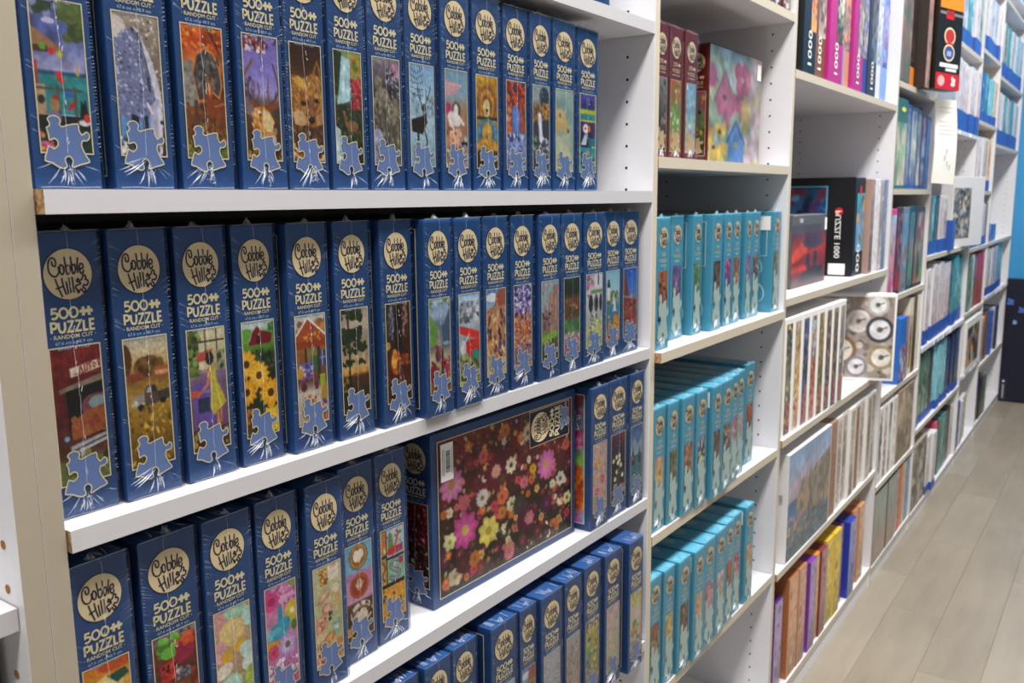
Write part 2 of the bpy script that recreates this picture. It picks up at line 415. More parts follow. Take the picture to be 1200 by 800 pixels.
    stroke(mb, [(-.024, BH + .0006), (.024, BH + .0009)], .0007, M_SEAM_GLINT, lambda u, v: (u, -e - .0001, v))
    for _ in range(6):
        xx = rd.uniform(-.02, .02); stroke(mb, [(xx, .002), (xx + rd.uniform(-.004, .004), .016)], .0012, M_SEAM_GLINT, lambda u, v: (u, v, BH + .0016))  # pale strokes paint film reflections on the top face
    return mb.mesh('shrink_wrap')
ME_BLUE = bevel_box('carton', -BW / 2 + .0005, BW / 2 - .0005, 0, BL, 0, BH, M_BLUE, 0.0009)
ME_TEAL = bevel_box('carton', -BW / 2 + .0005, BW / 2 - .0005, 0, BL, 0, BH, M_TEAL, 0.0009)
ME_MAROON = bevel_box('carton', -BW / 2 + .0005, BW / 2 - .0005, 0, BL, 0, BH, M_MAROON, 0.0009)
ME_BPRINT = make_blue_print(); ME_TPRINT = make_teal_print(); ME_MPRINT = make_maroon_print(); ME_PIECE = make_piece()
ME_WRAP = [make_wrap(s) for s in range(9)]

# ------------------------------------------------------------------ painter for the printed pictures
class Canvas:
    def __init__(s, nx, ny, asp):
        s.nx, s.ny, s.asp = nx, ny, asp
        W, H = nx * 2, ny * 2
        s.U, s.V = np.meshgrid((np.arange(W) + .5) / W, (np.arange(H) + .5) / H)
        s.c = np.full((H, W, 3), .5); s.rs = np.random.RandomState(1)
    def col(s, h): return np.array([int(h[i:i + 2], 16) / 255 for i in (0, 2, 4)])
    def put(s, m, h, a=1.0):
        m = m[..., None] * a; s.c = s.c * (1 - m) + s.col(h) * m
    def run(s, ops):
        for op in ops: getattr(s, 'o_' + op[0])(*op[1:])
        if s.nx > 24: s.o_n(.09, 26, 91); s.o_n(.06, 11, 92); s.c = .5 + (s.c - .5) * 1.06
        a = s.c.reshape(s.ny, 2, s.nx, 2, 3).mean((1, 3)); return np.clip(a, 0, 1)
    def o_g(s, stops, v0=0, v1=1, h=0):
        t = s.U if h else s.V
        vs = [a for a, _ in stops]; cs = np.array([s.col(b) for _, b in stops])
        n = np.stack([np.interp(t, vs, cs[:, k]) for k in range(3)], -1)
        m = ((s.V >= v0) & (s.V <= v1))[..., None]; s.c = np.where(m, n, s.c)
    def o_e(s, cx, cy, rx, ry, h, ang=0, a=1.0):
        du = s.U - cx; dv = (s.V - cy) * s.asp; ry = ry * s.asp; t = math.radians(ang)
        x = du * math.cos(t) + dv * math.sin(t); y = -du * math.sin(t) + dv * math.cos(t)
        s.put(((x / rx) ** 2 + (y / ry) ** 2 < 1).astype(float), h, a)
    def o_p(s, pts, h, a=1.0):
        ins = np.zeros(s.U.shape, bool); n = len(pts)
        for i in range(n):
            x1, y1 = pts[i]; x2, y2 = pts[(i + 1) % n]
            if y1 == y2: continue
            c = (s.V < y1) != (s.V < y2); ins ^= c & (s.U < (x2 - x1) * (s.V - y1) / (y2 - y1) + x1)
        s.put(ins.astype(float), h, a)
    def o_r(s, x0, y0, x1, y1, h, a=1.0): s.put(((s.U >= x0) & (s.U <= x1) & (s.V >= y0) & (s.V <= y1)).astype(float), h, a)
    def o_l(s, pts, w, h, a=1.0):
        m = np.zeros(s.U.shape)
        for (x1, y1), (x2, y2) in zip(pts[:-1], pts[1:]):
            ax, ay = x1, y1 * s.asp; bx, by = x2, y2 * s.asp; L = (bx - ax) ** 2 + (by - ay) ** 2 + 1e-9
            t = np.clip(((s.U - ax) * (bx - ax) + (s.V * s.asp - ay) * (by - ay)) / L, 0, 1)
            m = np.maximum(m, ((s.U - ax - t * (bx - ax)) ** 2 + (s.V * s.asp - ay - t * (by - ay)) ** 2 < (w / 2) ** 2))
        s.put(m.astype(float), h, a)
    def o_s(s, n, x0, y0, x1, y1, r0, r1, cols, seed=0, st=1.0, a=1.0):
        r = random.Random(seed * 77 + n)
        for _ in range(n):
            q = r.uniform(r0, r1); s.o_e(r.uniform(x0, x1), r.uniform(y0, y1), q, q / s.asp * st, r.choice(cols), r.uniform(-40, 40), a)
    def o_k(s, n, pts, r0, r1, cols, seed=0, st=1.0):
        r = random.Random(seed * 31 + n); xs = [p[0] for p in pts]; ys = [p[1] for p in pts]; N = len(pts)
        for _ in range(n):
            x = r.uniform(min(xs), max(xs)); y = r.uniform(min(ys), max(ys)); c = False
            for i in range(N):
                x1, y1 = pts[i]; x2, y2 = pts[(i + 1) % N]
                if (y < y1) != (y < y2) and x < (x2 - x1) * (y - y1) / (y2 - y1) + x1: c = not c
            if c:
                q = r.uniform(r0, r1); s.o_e(x, y, q, q / s.asp * st, r.choice(cols), r.uniform(-40, 40))
    def o_w(s, h, a): s.put(np.ones(s.U.shape), h, a)
    def o_n(s, amp, sc=8, seed=0):
        r = np.random.RandomState(seed); H, W = s.U.shape
        g = r.rand(int(sc * s.asp) + 3, sc + 3) * 2 - 1
        x = s.U * sc; y = s.V * sc * s.asp; xi = x.astype(int); yi = np.minimum(y.astype(int), g.shape[0] - 2); fx = x - xi; fy = y - yi
        v = (g[yi, xi] * (1 - fx) + g[yi, xi + 1] * fx) * (1 - fy) + (g[yi + 1, xi] * (1 - fx) + g[yi + 1, xi + 1] * fx) * fy
        s.c = np.clip(s.c * (1 + amp * v[..., None]), 0, 1)
    def o_f(s, cx, cy, r, h, ch, k=8, ph=0.0, h2=None):
        du = s.U - cx; dv = (s.V - cy) * s.asp; R = np.hypot(du, dv); T = np.arctan2(dv, du)
        s.put((R < r * (.88 + .11 * np.cos(k * T + ph))).astype(float), h)
        if h2: s.put((R < r * (.6 + .16 * np.cos(k * T + ph + .4))).astype(float), h2)
        s.put((R < r * .27).astype(float), ch)
_artcache = {}
def art_mesh(key, ops, x0, x1, z0, z1, nx, fn):
    k = (key, x0, x1, z0, z1, nx, fn)
    if k in _artcache: return _artcache[k]
    asp = (z1 - z0) / (x1 - x0); ny = max(4, int(nx * asp))
    img = Canvas(nx, ny, asp).run(ops)
    lin = np.where(img <= .04045, img / 12.92, ((img + .055) / 1.055) ** 2.4)
    xs = np.linspace(x0, x1, nx); zs = np.linspace(z1, z0, ny)
    V = [fn(x, z) for z in zs for x in xs]
    F = [(j * nx + i, (j + 1) * nx + i, (j + 1) * nx + i + 1, j * nx + i + 1) for j in range(ny - 1) for i in range(nx - 1)]
    me = bpy.data.meshes.new('picture'); me.from_pydata(V, [], F)
    at = me.color_attributes.new('art', 'FLOAT_COLOR', 'POINT')
    rgba = np.ones((nx * ny, 4), np.float32); rgba[:, :3] = lin.reshape(-1, 3); at.data.foreach_set('color', rgba.ravel())
    me.materials.append(M_ART); me.update()
    _artcache[k] = me
    return me
FRP = lambda x, z: (x, -0.0003, z)
# ------------------------------------------------------------------ the printed pictures, one recipe each
def trees(n, x0, x1, y0, y1, cols, r=.05, seed=1): return ('s', n, x0, y0, x1, y1, r * .5, r, cols, seed)
HB = [(0, .2), (.2, .13), (.45, .1), (.6, .15), (.75, .28), (.9, .46), (.95, .62), (.7, .62), (.66, .72), (.5, .76), (.2, .74), (0, .7)]
HN = [(.58, .14), (.75, .27), (.92, .47), (.99, .66), (.86, .66), (.77, .46), (.66, .3)]
ART = {
'beach_dogs': [('g', [(0, '46506a'), (.2, '5a68a4'), (.42, '9a9cc4'), (.47, 'a8a6c8')]), ('n', .25, 5), ('s', 26, .55, 0, 1, .25, .04, .12, ['4c5c34', '5d6d3a', '6c7a44'], 2),
   ('s', 12, 0, 0, .5, .1, .05, .12, ['43533c', '8c93b4'], 5), ('e', .35, .14, .12, .02, 'c4bede'), ('r', 0, .46, 1, .74, '3a8c90'), ('r', 0, .46, 1, .485, '2a5878'), ('n', .12, 9),
   ('p', [(0, .18), (.1, .2), (.55, .31), (.5, .34), (0, .33)], 'a0785c'), ('r', 0, .3, .3, .345, '5a4434'), ('e', .2, .31, .06, .024, '7ab24a'), ('e', .36, .335, .06, .024, 'd0343a'), ('e', .51, .35, .055, .026, 'b4b43c'),
   ('p', [(.78, .48), (.82, .38), (.86, .48)], 'caa04a'), ('r', 0, .4, .08, .56, 'b03a44'), ('r', 0, .55, .18, .75, 'b89a7c'), ('p', [(.38, .46), (.5, .46), (.56, .52), (.5, .55), (.42, .51)], 'd03a2e'), ('e', .62, .6, .07, .03, '3c6cc0', 50),
   ('e', .66, .68, .04, .045, 'c82c3c', 40), ('r', 0, .57, .9, .585, '5a5a50'), ('r', .4, .55, .44, .75, '5c5a4c'), ('r', .72, .55, .76, .75, '5c5a4c'), ('r', 0, .75, 1, .84, '2c2e34'),
   ('p', [(.8, .75), (.84, .63), (.88, .67), (.93, .63), (.97, .75)], '1c2620'), ('e', .34, .68, .09, .05, 'a8865c'), ('e', .36, .63, .07, .02, '9a4a38'), ('e', .32, .77, .12, .05, '8a78a4'), ('e', .1, .65, .07, .03, '3a3436'),
   ('e', .88, .79, .12, .02, 'e8e4e4'), ('e', .93, .76, .06, .03, 'd03c3c'), ('r', 0, .84, 1, 1, '2c4232'), ('e', .12, .95, .14, .03, 'd070a0'), ('s', 14, 0, .85, .3, 1, .02, .05, ['e0a040', 'c84c7c', '8a3c50'], 4)],
'grey_horse': [('g', [(0, 'a09688'), (.3, '8c7c70'), (.6, '6a5c5c'), (1, '3a3434')]), ('s', 200, .2, 0, 1, .6, .012, .03, ['c8beb4', '544440', '9c8c80', 'e4dcd4'], 3), ('e', .06, .12, .22, .09, 'dcd4ce', 20), ('p', [(.04, .7), (.72, .7), (.7, 1), (.04, 1)], '6a9cd4'),
   ('p', HB, '7b80a4'), ('k', 330, HB, .012, .03, ['9298bc', 'b4b8d4', '5c6088', 'ccd0e4', '4a4c70'], 7), ('p', HN, 'cfcddb'), ('k', 70, HN, .01, .025, ['e4e2ec', 'b4b2c8', 'dcdae6'], 8), ('l', [(.42, .11), (.55, .19), (.66, .34), (.72, .52)], .07, '46465f'), ('l', [(.46, .13), (.6, .25), (.69, .43)], .03, '8488a4'),
   ('p', [(.27, .7), (.44, .72), (.4, 1), (.3, 1)], '2c2846'), ('p', [(.52, .72), (.64, .7), (.62, 1), (.54, 1)], '2a3048'), ('p', [(.68, .64), (.88, .58), (.98, .68), (.92, .84), (.9, 1), (.7, 1), (.68, .8)], 'b6b2ca'), ('p', [(.86, .62), (.97, .7), (.9, .98), (.84, .98)], 'dedbe8'), ('l', [(.64, .62), (.74, .69)], .05, 'e4e0ea'), ('l', [(.93, .6), (.9, .68)], .05, 'e8e4f0'), ('e', .93, .75, .035, .014, '201c30'), ('e', .8, .95, .05, .02, '5c5878'),
   ('r', .0, .9, .2, 1, 'e4e2e6'), ('s', 26, 0, .87, .3, 1, .02, .04, ['28242c', '5a5460', 'f0f0f4'], 2)],
'mare_foal': [('g', [(0, 'c86a2c'), (.12, 'b4481c'), (.3, 'c87a44'), (.5, '6a3820'), (.75, '7a5a2c'), (1, '5c4c2c')]), ('n', .3, 7), ('s', 50, 0, 0, 1, .18, .02, .05, ['e08a34', 'f0a848', '9a3418', 'b45420'], 4), ('l', [(.62, 0), (.8, .12), (1, .15)], .025, '3a2418'), ('l', [(.72, 0), (.78, .1), (.9, .2)], .02, '3a2418'), ('l', [(.85, .13), (.97, .22)], .015, '3a2418'), ('s', 70, 0, .5, 1, .82, .02, .04, ['4c2818', '8c4820', '6c3418', 'a8602c'], 8),
   ('p', [(0, .3), (.16, .26), (.34, .3), (.4, .5), (.34, .6), (0, .62)], '8e8984'), ('k', 60, [(0, .3), (.16, .26), (.34, .3), (.36, .5), (0, .6)], .02, .05, ['a49f99', '77726e', '96908a'], 3), ('p', [(.22, .34), (.34, .2), (.56, .15), (.76, .19), (.9, .3), (.95, .44), (.86, .54), (.7, .5), (.56, .56), (.34, .58)], 'd88a48'), ('p', [(.25, .36), (.36, .225), (.56, .175), (.74, .21), (.87, .31), (.91, .44), (.84, .52), (.7, .48), (.56, .54), (.36, .56)], '4e4946'), ('k', 110, [(.3, .36), (.4, .24), (.7, .22), (.84, .32), (.8, .46), (.4, .5)], .015, .04, ['5f5a56', '3c3836', '6d6762', '86807a'], 5, 2.5), ('p', [(.8, .26), (.88, .2), (.9, .3)], '58524e'),
   ('p', [(.05, .58), (.13, .58), (.15, .9), (.07, .9)], '7a4c30'), ('p', [(.24, .56), (.33, .56), (.31, .92), (.23, .92)], '5c4438'), ('p', [(.5, .5), (.62, .42), (.7, .46), (.68, .54), (.9, .56), (1, .62), (1, .72), (.66, .7), (.52, .66)], '8a4824'), ('l', [(.56, .42), (.6, .36)], .03, 'a8602c'), ('l', [(.67, .43), (.7, .37)], .03, 'a8602c'), ('p', [(.57, .42), (.69, .42), (.66, .54), (.6, .54)], 'b06430'), ('l', [(.615, .43), (.625, .51)], .03, 'e8c090'), ('l', [(.6, .68), (.58, .9)], .045, '7a3c1e'), ('l', [(.7, .69), (.71, .9)], .04, '6a3018'), ('l', [(.9, .68), (.93, .9)], .045, '7a3c1e'), ('l', [(.72, .6), (.98, .57)], .02, 'd89050'),
   ('r', 0, .86, 1, 1, '66702f'), ('s', 60, 0, .82, 1, .98, .015, .03, ['8c8c3c', 'a8843c', '4c5420', 'b0602c'], 14, 2)],
'antler_deer': [('g', [(0, '7868b4'), (.3, '8e84cc'), (.46, 'a89cd4'), (.52, '7a6468'), (.7, '5a3c28'), (1, '4a3020')]), ('s', 60, 0, 0, .7, .13, .03, .06, ['4c3038', '8a3c30', 'b85c3c', 'ded0d0', '643440', 'e8dce4'], 8), ('s', 14, .5, 0, 1, .05, .03, .05, ['8f84cc', '4c3844'], 3), ('s', 30, 0, .34, .3, .5, .02, .04, ['544058', '7c6c9c', '684c50'], 12, 2), ('p', [(0, .31), (.26, .19), (.3, .21), (.04, .34)], '7a5c4c'),
   ('l', smooth([(.42, .56), (.2, .5), (.12, .42), (.2, .34)], 3), .04, '5c4038'), ('l', [(.22, .5), (.3, .42)], .03, '6a4a3c'), ('l', [(.34, .54), (.42, .46), (.4, .38)], .035, '6a4a3c'), ('l', smooth([(.62, .56), (.86, .5), (.98, .4), (.84, .22)], 3), .045, '64483c'), ('l', [(.7, .54), (.66, .44), (.7, .34)], .04, '7a5844'), ('l', [(.86, .5), (.9, .44)], .03, '5c4038'), ('p', [(.1, .52), (.5, .56), (.95, .52), (.9, .58), (.5, .6), (.1, .58)], '8a4a24'),
   ('p', [(0, .5), (.24, .56), (.3, .64), (.1, .64), (0, .6)], '7e6a70'), ('p', [(.78, .6), (1, .54), (1, .66), (.84, .66)], '52423f'), ('p', [(.28, .58), (.5, .56), (.7, .6), (.82, .68), (.92, .74), (.84, .79), (.66, .79), (.5, .82), (.4, 1), (.16, 1), (.24, .74)], 'c8924c'), ('p', [(.5, .59), (.7, .61), (.8, .68), (.74, .76), (.56, .76), (.48, .68)], 'dcc690'), ('p', [(.2, .72), (.36, .72), (.42, 1), (.2, 1)], 'b06e2c'), ('e', .38, .615, .06, .02, 'ece4d4'), ('e', .44, .635, .045, .018, '1c140e'), ('e', .455, .63, .012, .005, 'e8e4dc'), ('e', .86, .725, .08, .038, '3c3430'), ('e', .84, .745, .05, .02, '8c8078'), ('p', [(.44, .8), (.84, .79), (.86, .88), (.7, .93), (.46, .92)], 'b4b0c4'),
   ('k', 90, [(.2, .6), (.5, .58), (.4, 1), (.2, 1)], .012, .03, ['d8a460', 'a86c30', 'e0b878'], 5, 2.2), ('s', 60, 0, .9, 1, 1, .02, .04, ['7a5a2c', '4c3018', 'a8843c', 'c8a050'], 6)],
'fox_face': [('g', [(0, '3c2416'), (.2, '4c301c'), (.3, '6a4526'), (.6, '6f4728'), (.8, '4c3220'), (1, '5c3c24')]), ('p', [(.0, .4), (.06, .27), (.26, .3), (.5, .28), (.7, .24), (.86, .12), (.96, .2), (1, .4), (1, .66), (.7, .7), (.3, .68), (0, .62)], '9c6a34'), ('p', [(.78, .24), (.86, .15), (.92, .24), (.88, .32)], '4c2e18'), ('k', 260, [(.0, .4), (.1, .28), (.5, .3), (.9, .22), (1, .4), (1, .6), (.6, .64), (0, .6)], .012, .03, ['b88444', '7a4a26', 'c89a58', '8c5a30', 'd0a864'], 3, 3), ('p', [(.05, .3), (.3, .28), (.5, .34), (.3, .38)], 'd8a850'),
   ('e', .8, .47, .09, .022, '5c3a1e'), ('e', .8, .47, .045, .014, '181008'), ('e', .38, .5, .1, .022, '5c3a1e'), ('e', .4, .5, .045, .014, '181008'), ('p', [(.5, .46), (.68, .45), (.78, .6), (.7, .66), (.54, .65)], '7c5234'), ('k', 60, [(.5, .46), (.68, .45), (.78, .6), (.7, .64), (.54, .63)], .01, .025, ['8c6040', '6a4228', 'a07448'], 9, 3), ('e', .64, .64, .085, .028, '1c120c'), ('e', .62, .632, .03, .007, '8c8078'), ('l', [(.64, .66), (.5, .7), (.3, .69)], .025, '2c1c12'), ('p', [(.04, .58), (.34, .56), (.5, .66), (.3, .7), (.1, .68)], 'c8a47c'), ('p', [(.76, .6), (1, .56), (1, .66), (.8, .68)], 'b88c60'),
   ('p', [(0, .72), (1, .7), (1, .8), (0, .82)], '4c3424'), ('k', 90, [(0, .7), (1, .7), (1, .84), (0, .84)], .015, .04, ['6a4a32', '3c2818', '7c5c40'], 11, 2), ('s', 70, 0, .84, 1, 1, .025, .05, ['d0a070', '8c4c28', 'e4c8a0', 'b8703c', 'f0e0c8'], 9)],
'waterfall_deer': [('g', [(0, '8a9450'), (.2, '6c8c84'), (.4, '5c7c6c'), (.5, '34402c'), (1, '2c3020')]), ('r', 0, 0, .3, .4, '34402c'), ('p', [(.3, .05), (.6, .08), (.56, .44), (.1, .48), (.2, .3)], 'a8d0dc'), ('l', [(.4, .1), (.3, .45)], .1, 'd4ecf0'), ('s', 50, .62, .04, 1, .26, .03, .07, ['a8a03c', 'c8843c', '6c8438'], 2), ('s', 70, .6, .24, 1, .5, .03, .07, ['b83a44', '9c2c38', 'd05a5c', '7c2c3c'], 5),
   ('s', 90, .05, .5, .95, .8, .02, .04, ['44603c', '283420', '5c7444', '7c5c34'], 7), ('e', .62, .66, .2, .05, '8c6444'), ('l', [(.36, .56), (.42, .66)], .07, '8c6444'), ('e', .34, .55, .05, .025, '9c7454'), ('l', [(.5, .68), (.5, .84)], .025, '7c5838'), ('l', [(.78, .68), (.78, .84)], .025, '7c5838'), ('p', [(0, .66), (.18, .7), (.3, .9), (.2, 1), (0, 1)], 'c4dce4'), ('n', .15, 10)],
'wolves': [('g', [(0, '8c8490'), (.14, '6c6470'), (.3, '484450'), (.7, '5c564c'), (1, '6c6874')]), ('e', .85, .12, .2, .08, 'c88cb0'), ('s', 50, .5, .1, 1, .4, .02, .05, ['26282e', '3c3c44', 'b4b4c4'], 3), ('e', .22, .24, .14, .07, '7c7668'), ('e', .3, .4, .26, .13, '8c8674', 30), ('r', .12, .4, .22, .75, '6c6656'), ('r', .3, .44, .42, .8, '766f5e'), ('e', .74, .5, .2, .14, '87806e', 20),
   ('r', .6, .55, .7, .9, '6a6454'), ('r', .84, .55, .94, .9, '746c5a'), ('s', 80, .05, .2, .95, .8, .015, .03, ['a09a88', '565044', '8c8572', '3c382e'], 8, 2), ('e', .15, .78, .2, .12, 'a8a8c8'), ('e', .1, .9, .25, .1, '8c8cac'), ('n', .2, 14)],
'snow_stag': [('g', [(0, '88b4dc'), (.3, 'a8c8e0'), (.5, '9cb4c8'), (.52, 'b8d0dc'), (1, '7ca4c0')]), ('s', 22, .1, .3, 1, .5, .04, .08, ['7c8c94', '93a2aa'], 4)] +
   [('l', [(0, .04 + .06 * i), (.3, .1 + .05 * i), (.55, .03 + .07 * i)], .014, '34322e') for i in range(5)] + [('l', [(.1 * i, 0), (.15 + .1 * i, .2)], .012, '403c38') for i in range(6)] +
   [('l', [(.5, .4), (.36, .3), (.32, .22)], .03, '2a2420'), ('l', [(.62, .4), (.78, .3), (.86, .2)], .03, '2a2420'), ('l', [(.44, .34), (.4, .25)], .02, '2a2420'), ('l', [(.7, .34), (.66, .24)], .02, '2a2420'), ('e', .56, .42, .09, .04, '4a3c30'), ('p', [(.06, .54), (.5, .5), (.66, .46), (.7, .56), (.5, .68), (.08, .66)], '33291f'),
    ('r', .28, .64, .36, .84, '332a22'), ('l', [(.56, .62), (.68, .74), (.64, .9)], .05, '3a2e24'), ('n', .08, 20)],
'kitten_logs': [('g', [(0, '7ea0b4'), (.25, '8cacc0'), (.4, 'b08c6c'), (.6, 'a87c5c'), (1, 'a08c94')]), ('p', [(0, .12), (.75, .15), (.5, .25), (0, .28)], 'c4a0a8'), ('l', [(0, .14), (.75, .16)], .04, 'dcb4b8'), ('e', .12, .4, .14, .06, 'b83c74'), ('e', .5, .4, .2, .08, '6a5a50'), ('e', .48, .42, .1, .07, 'e8e0dc'), ('e', .4, .5, .3, .07, 'e4dcdc', 20), ('l', [(.2, .52), (.4, .66)], .12, 'ece4e4'),
   ('l', [(.6, .48), (.8, .54)], .1, 'ece4e4'), ('s', 26, .0, .62, .7, .82, .05, .09, ['d8a888', 'c08a6c', '8c5a44', 'e4bca0'], 3, 1.4), ('s', 16, .5, .7, 1, 1, .05, .1, ['2c2830', 'ccc0c0', 'a898a0'], 6), ('s', 18, 0, .8, .5, 1, .03, .07, ['a0447c', '5c7c3c', 'e0d4d8'], 9)],
'beehive_dogs': [('g', [(0, 'c8a02c'), (.3, 'a8742c'), (.5, 'b8842c'), (.7, '8c6c34'), (1, '5c4a2c')]), ('e', .5, .3, .44, .2, '9a6428'), ('e', .5, .32, .34, .17, 'c08c3c'), ('e', .5, .34, .22, .14, '8a5a24'), ('e', .48, .35, .17, .1, 'd0b87c'), ('e', .5, .37, .05, .02, '30281c'), ('r', 0, .44, 1, .47, '3c3a34'), ('e', .5, .62, .5, .16, '5c8ca0'), ('e', .5, .64, .36, .13, '4c7488'), ('e', .5, .62, .22, .13, 'cca040'),
   ('e', .5, .68, .1, .04, '5c6c80'), ('p', [(0, .74), (.3, .66), (.7, .66), (1, .74), (1, .8), (0, .8)], 'c09034'), ('r', 0, .82, 1, 1, '4c3424'), ('n', .2, 14)],
'autumn_stream': [('g', [(0, 'a83c24'), (.14, 'b8502c'), (.3, '6c5c5c'), (.5, '5c6cac'), (.7, '8c9cd0'), (1, '7478a8')]), ('s', 90, 0, 0, 1, .3, .04, .09, ['c84c24', 'a82c1c', 'd87434', '7c3430', '4c4458'], 3), ('s', 26, 0, .3, .25, .6, .04, .1, ['d06c34', 'b8542c', 'e08c4c'], 4), ('s', 26, .75, .3, 1, .6, .04, .1, ['c05c30', '8c5034'], 5), ('e', .5, .42, .2, .16, '7084c4'), ('s', 30, .05, .6, 1, .66, .03, .08, ['c8d4f0', 'a0b0e0', '4c4c70'], 6), ('s', 40, 0, .7, 1, 1, .03, .07, ['5458a0', 'b4bce8', 'd8dcf4', '484464'], 7, .5), ('n', .15, 10)],
'canyon_falls': [('g', [(0, '8c9ca4'), (.16, 'a8b0b0'), (.28, '5c5848'), (.5, '48444c'), (1, '50505c')]), ('e', .7, .14, .3, .12, '3c4854'), ('s', 40, 0, .24, 1, .42, .03, .07, ['c08430', 'a06424', '34362c', 'd89c40'], 3), ('s', 26, .6, .2, 1, .4, .03, .06, ['d09838', 'b8782c'], 4), ('p', [(.32, .32), (.5, .32), (.62, .66), (.4, .66)], 'c8ccec'), ('l', [(.42, .33), (.5, .66)], .08, 'f0f0fc'), ('s', 50, .1, .62, 1, .82, .03, .07, ['c8c8dc', '9c98b0', 'e0dce8', '5c5868'], 5), ('s', 26, 0, .6, .4, .88, .03, .06, ['20282a', '3c4c30', '6c9c4c'], 6), ('s', 20, .3, .84, 1, 1, .04, .08, ['3c3440', 'b8b0c0', '6c7c54'], 7)],
'polar_bear': [('g', [(0, '9cb4ac'), (.3, '8ca8a4'), (.6, 'a4b8a8'), (1, 'b4bc9c')]), ('n', .1, 4), ('p', [(0, .26), (.4, .24), (.7, .4), (.74, .52), (.56, .56), (.3, .48), (0, .56)], 'c8b070'), ('e', .3, .34, .2, .1, 'd4bc80'), ('e', .26, .32, .05, .03, '7c6844'), ('e', .72, .5, .05, .025, '4c4834'), ('p', [(.1, .56), (.5, .6), (.9, .8), (1, 1), (.05, 1)], 'c4c8a8'), ('n', .08, 12)],
'three_panels': [('r', 0, 0, 1, 1, 'd8c050'), ('r', .05, .01, .95, .33, '5c4ca0'), ('p', [(.05, .2), (.3, .06), (.5, .16), (.7, .05), (.95, .2)], '3c3c74'), ('r', .05, .2, .95, .26, 'b8c430'), ('r', .05, .26, .95, .33, '3c8c94'), ('r', .05, .35, .95, .66, '4c3464'), ('e', .4, .6, .35, .16, '1c2438'), ('e', .38, .44, .16, .06, 'ece8e8'), ('e', .58, .44, .1, .04, 'e07040'), ('e', .36, .44, .04, .016, '18181c'),
   ('p', [(.3, .52), (.5, .5), (.4, .65), (.1, .65)], 'ccd4e4'), ('r', .6, .56, .95, .66, '2c7c9c'), ('r', .05, .68, .95, 1, '3c94a4'), ('s', 20, .05, .7, .95, 1, .04, .1, ['d8804c', '2c4c8c', '68b4a0', '285868'], 3)],
'barn_auto': [('g', [(0, '7c2a28'), (.1, '8c3030'), (.3, '6c2424'), (.6, '5c2826'), (1, '6c7050')])] + [('r', .05 * i, 0, .05 * i + .012, .8, '541a1c') for i in range(20)] +
   [('n', .2, 10), ('p', [(.36, .16), (1, .11), (1, .175), (.37, .225)], 'd8ccb4'), ('p', [(.12, .3), (1, .22), (1, .28), (.14, .33)], '8c7c6c'), ('p', [(.24, .32), (1, .27), (1, .66), (.28, .66)], '1c1c1a'), ('e', .85, .45, .32, .09, '7c4858'), ('e', .88, .43, .2, .05, '90a0a4'), ('p', [(.3, .56), (.6, .48), (1, .45), (1, .64), (.3, .68)], 'a05c34'), ('s', 26, .35, .52, 1, .64, .03, .08, ['a8683c', '8c4434', '9c5430'], 3),
    ('e', .2, .66, .09, .035, '3c3c48'), ('e', .2, .66, .05, .02, '9ca4b8'), ('p', [(.26, .72), (1, .66), (1, .72), (.26, .79)], 'b0b0b4'), ('l', [(.3, .755), (1, .69)], .03, '2c2828'), ('l', [(.3, .78), (1, .715)], .02, 'dcdce0'), ('r', .45, .74, .5, .82, 'c0c0c4'), ('r', 0, .82, 1, 1, '6c7444'), ('s', 40, .2, .78, 1, 1, .03, .07, ['8c9054', '9c8c78', '54603c', 'b8a890', '3c3428'], 5),
    ('l', [(.54, .2), (.58, .15), (.62, .195)], .028, '9c2c2c'), ('l', [(.655, .145), (.66, .19), (.71, .185), (.705, .14)], .028, '9c2c2c'), ('l', [(.73, .14), (.8, .132)], .028, '9c2c2c'), ('l', [(.765, .14), (.77, .182)], .028, '9c2c2c'), ('e', .85, .155, .032, .022, '9c2c2c'), ('e', .85, .155, .015, .011, 'd8ccb4'), ('l', [(.94, .165), (.935, .12), (.975, .12), (.975, .14), (.94, .143), (.985, .165)], .026, '9c2c2c'), ('r', .42, .2, .98, .207, '6c5c50')],
'field_truck': [('g', [(0, 'b4ac9c'), (.1, 'd0c4a4'), (.2, 'c8a870'), (.3, '8c6034'), (.42, 'a8883c'), (.5, 'b08c34'), (.8, '7c5c1c'), (1, '6c5420')]), ('e', .02, .16, .16, .12, '5c3c1c'), ('e', .45, .23, .24, .08, '6c4a20'), ('s', 30, .25, .16, .7, .28, .04, .08, ['7c5828', '5c3c18', '8c6830'], 3), ('e', .8, .22, .1, .05, '7c5c2c'), ('r', .66, .24, 1, .31, 'b0603c'), ('r', .68, .27, 1, .3, 'd09c74'), ('r', .05, .27, .4, .33, '8c4a34'), ('n', .1, 20),
   ('p', [(.12, .46), (.2, .44), (.42, .43), (.42, .53), (.12, .535)], '9c968c'), ('p', [(.4, .44), (.45, .38), (.66, .37), (.72, .44), (.72, .52), (.4, .53)], '5c4c44'), ('p', [(.45, .43), (.48, .392), (.56, .388), (.56, .428)], 'a8b0b0'), ('p', [(.58, .427), (.58, .388), (.65, .385), (.69, .425)], '2c2c2c'), ('p', [(.71, .43), (.98, .42), (.98, .5), (.71, .51)], '4c403c'), ('r', .46, .445, .58, .46, '8c4430'), ('r', .1, .5, .4, .515, 'c8c4b8'), ('e', .2, .49, .04, .014, 'e4dcc8'), ('e', .3, .535, .07, .026, '28241f'), ('e', .82, .51, .07, .026, '28241f'), ('s', 90, 0, .54, 1, 1, .01, .03, ['c8a040', '8c6820', 'd8b450', '5c4418'], 7, 3)],
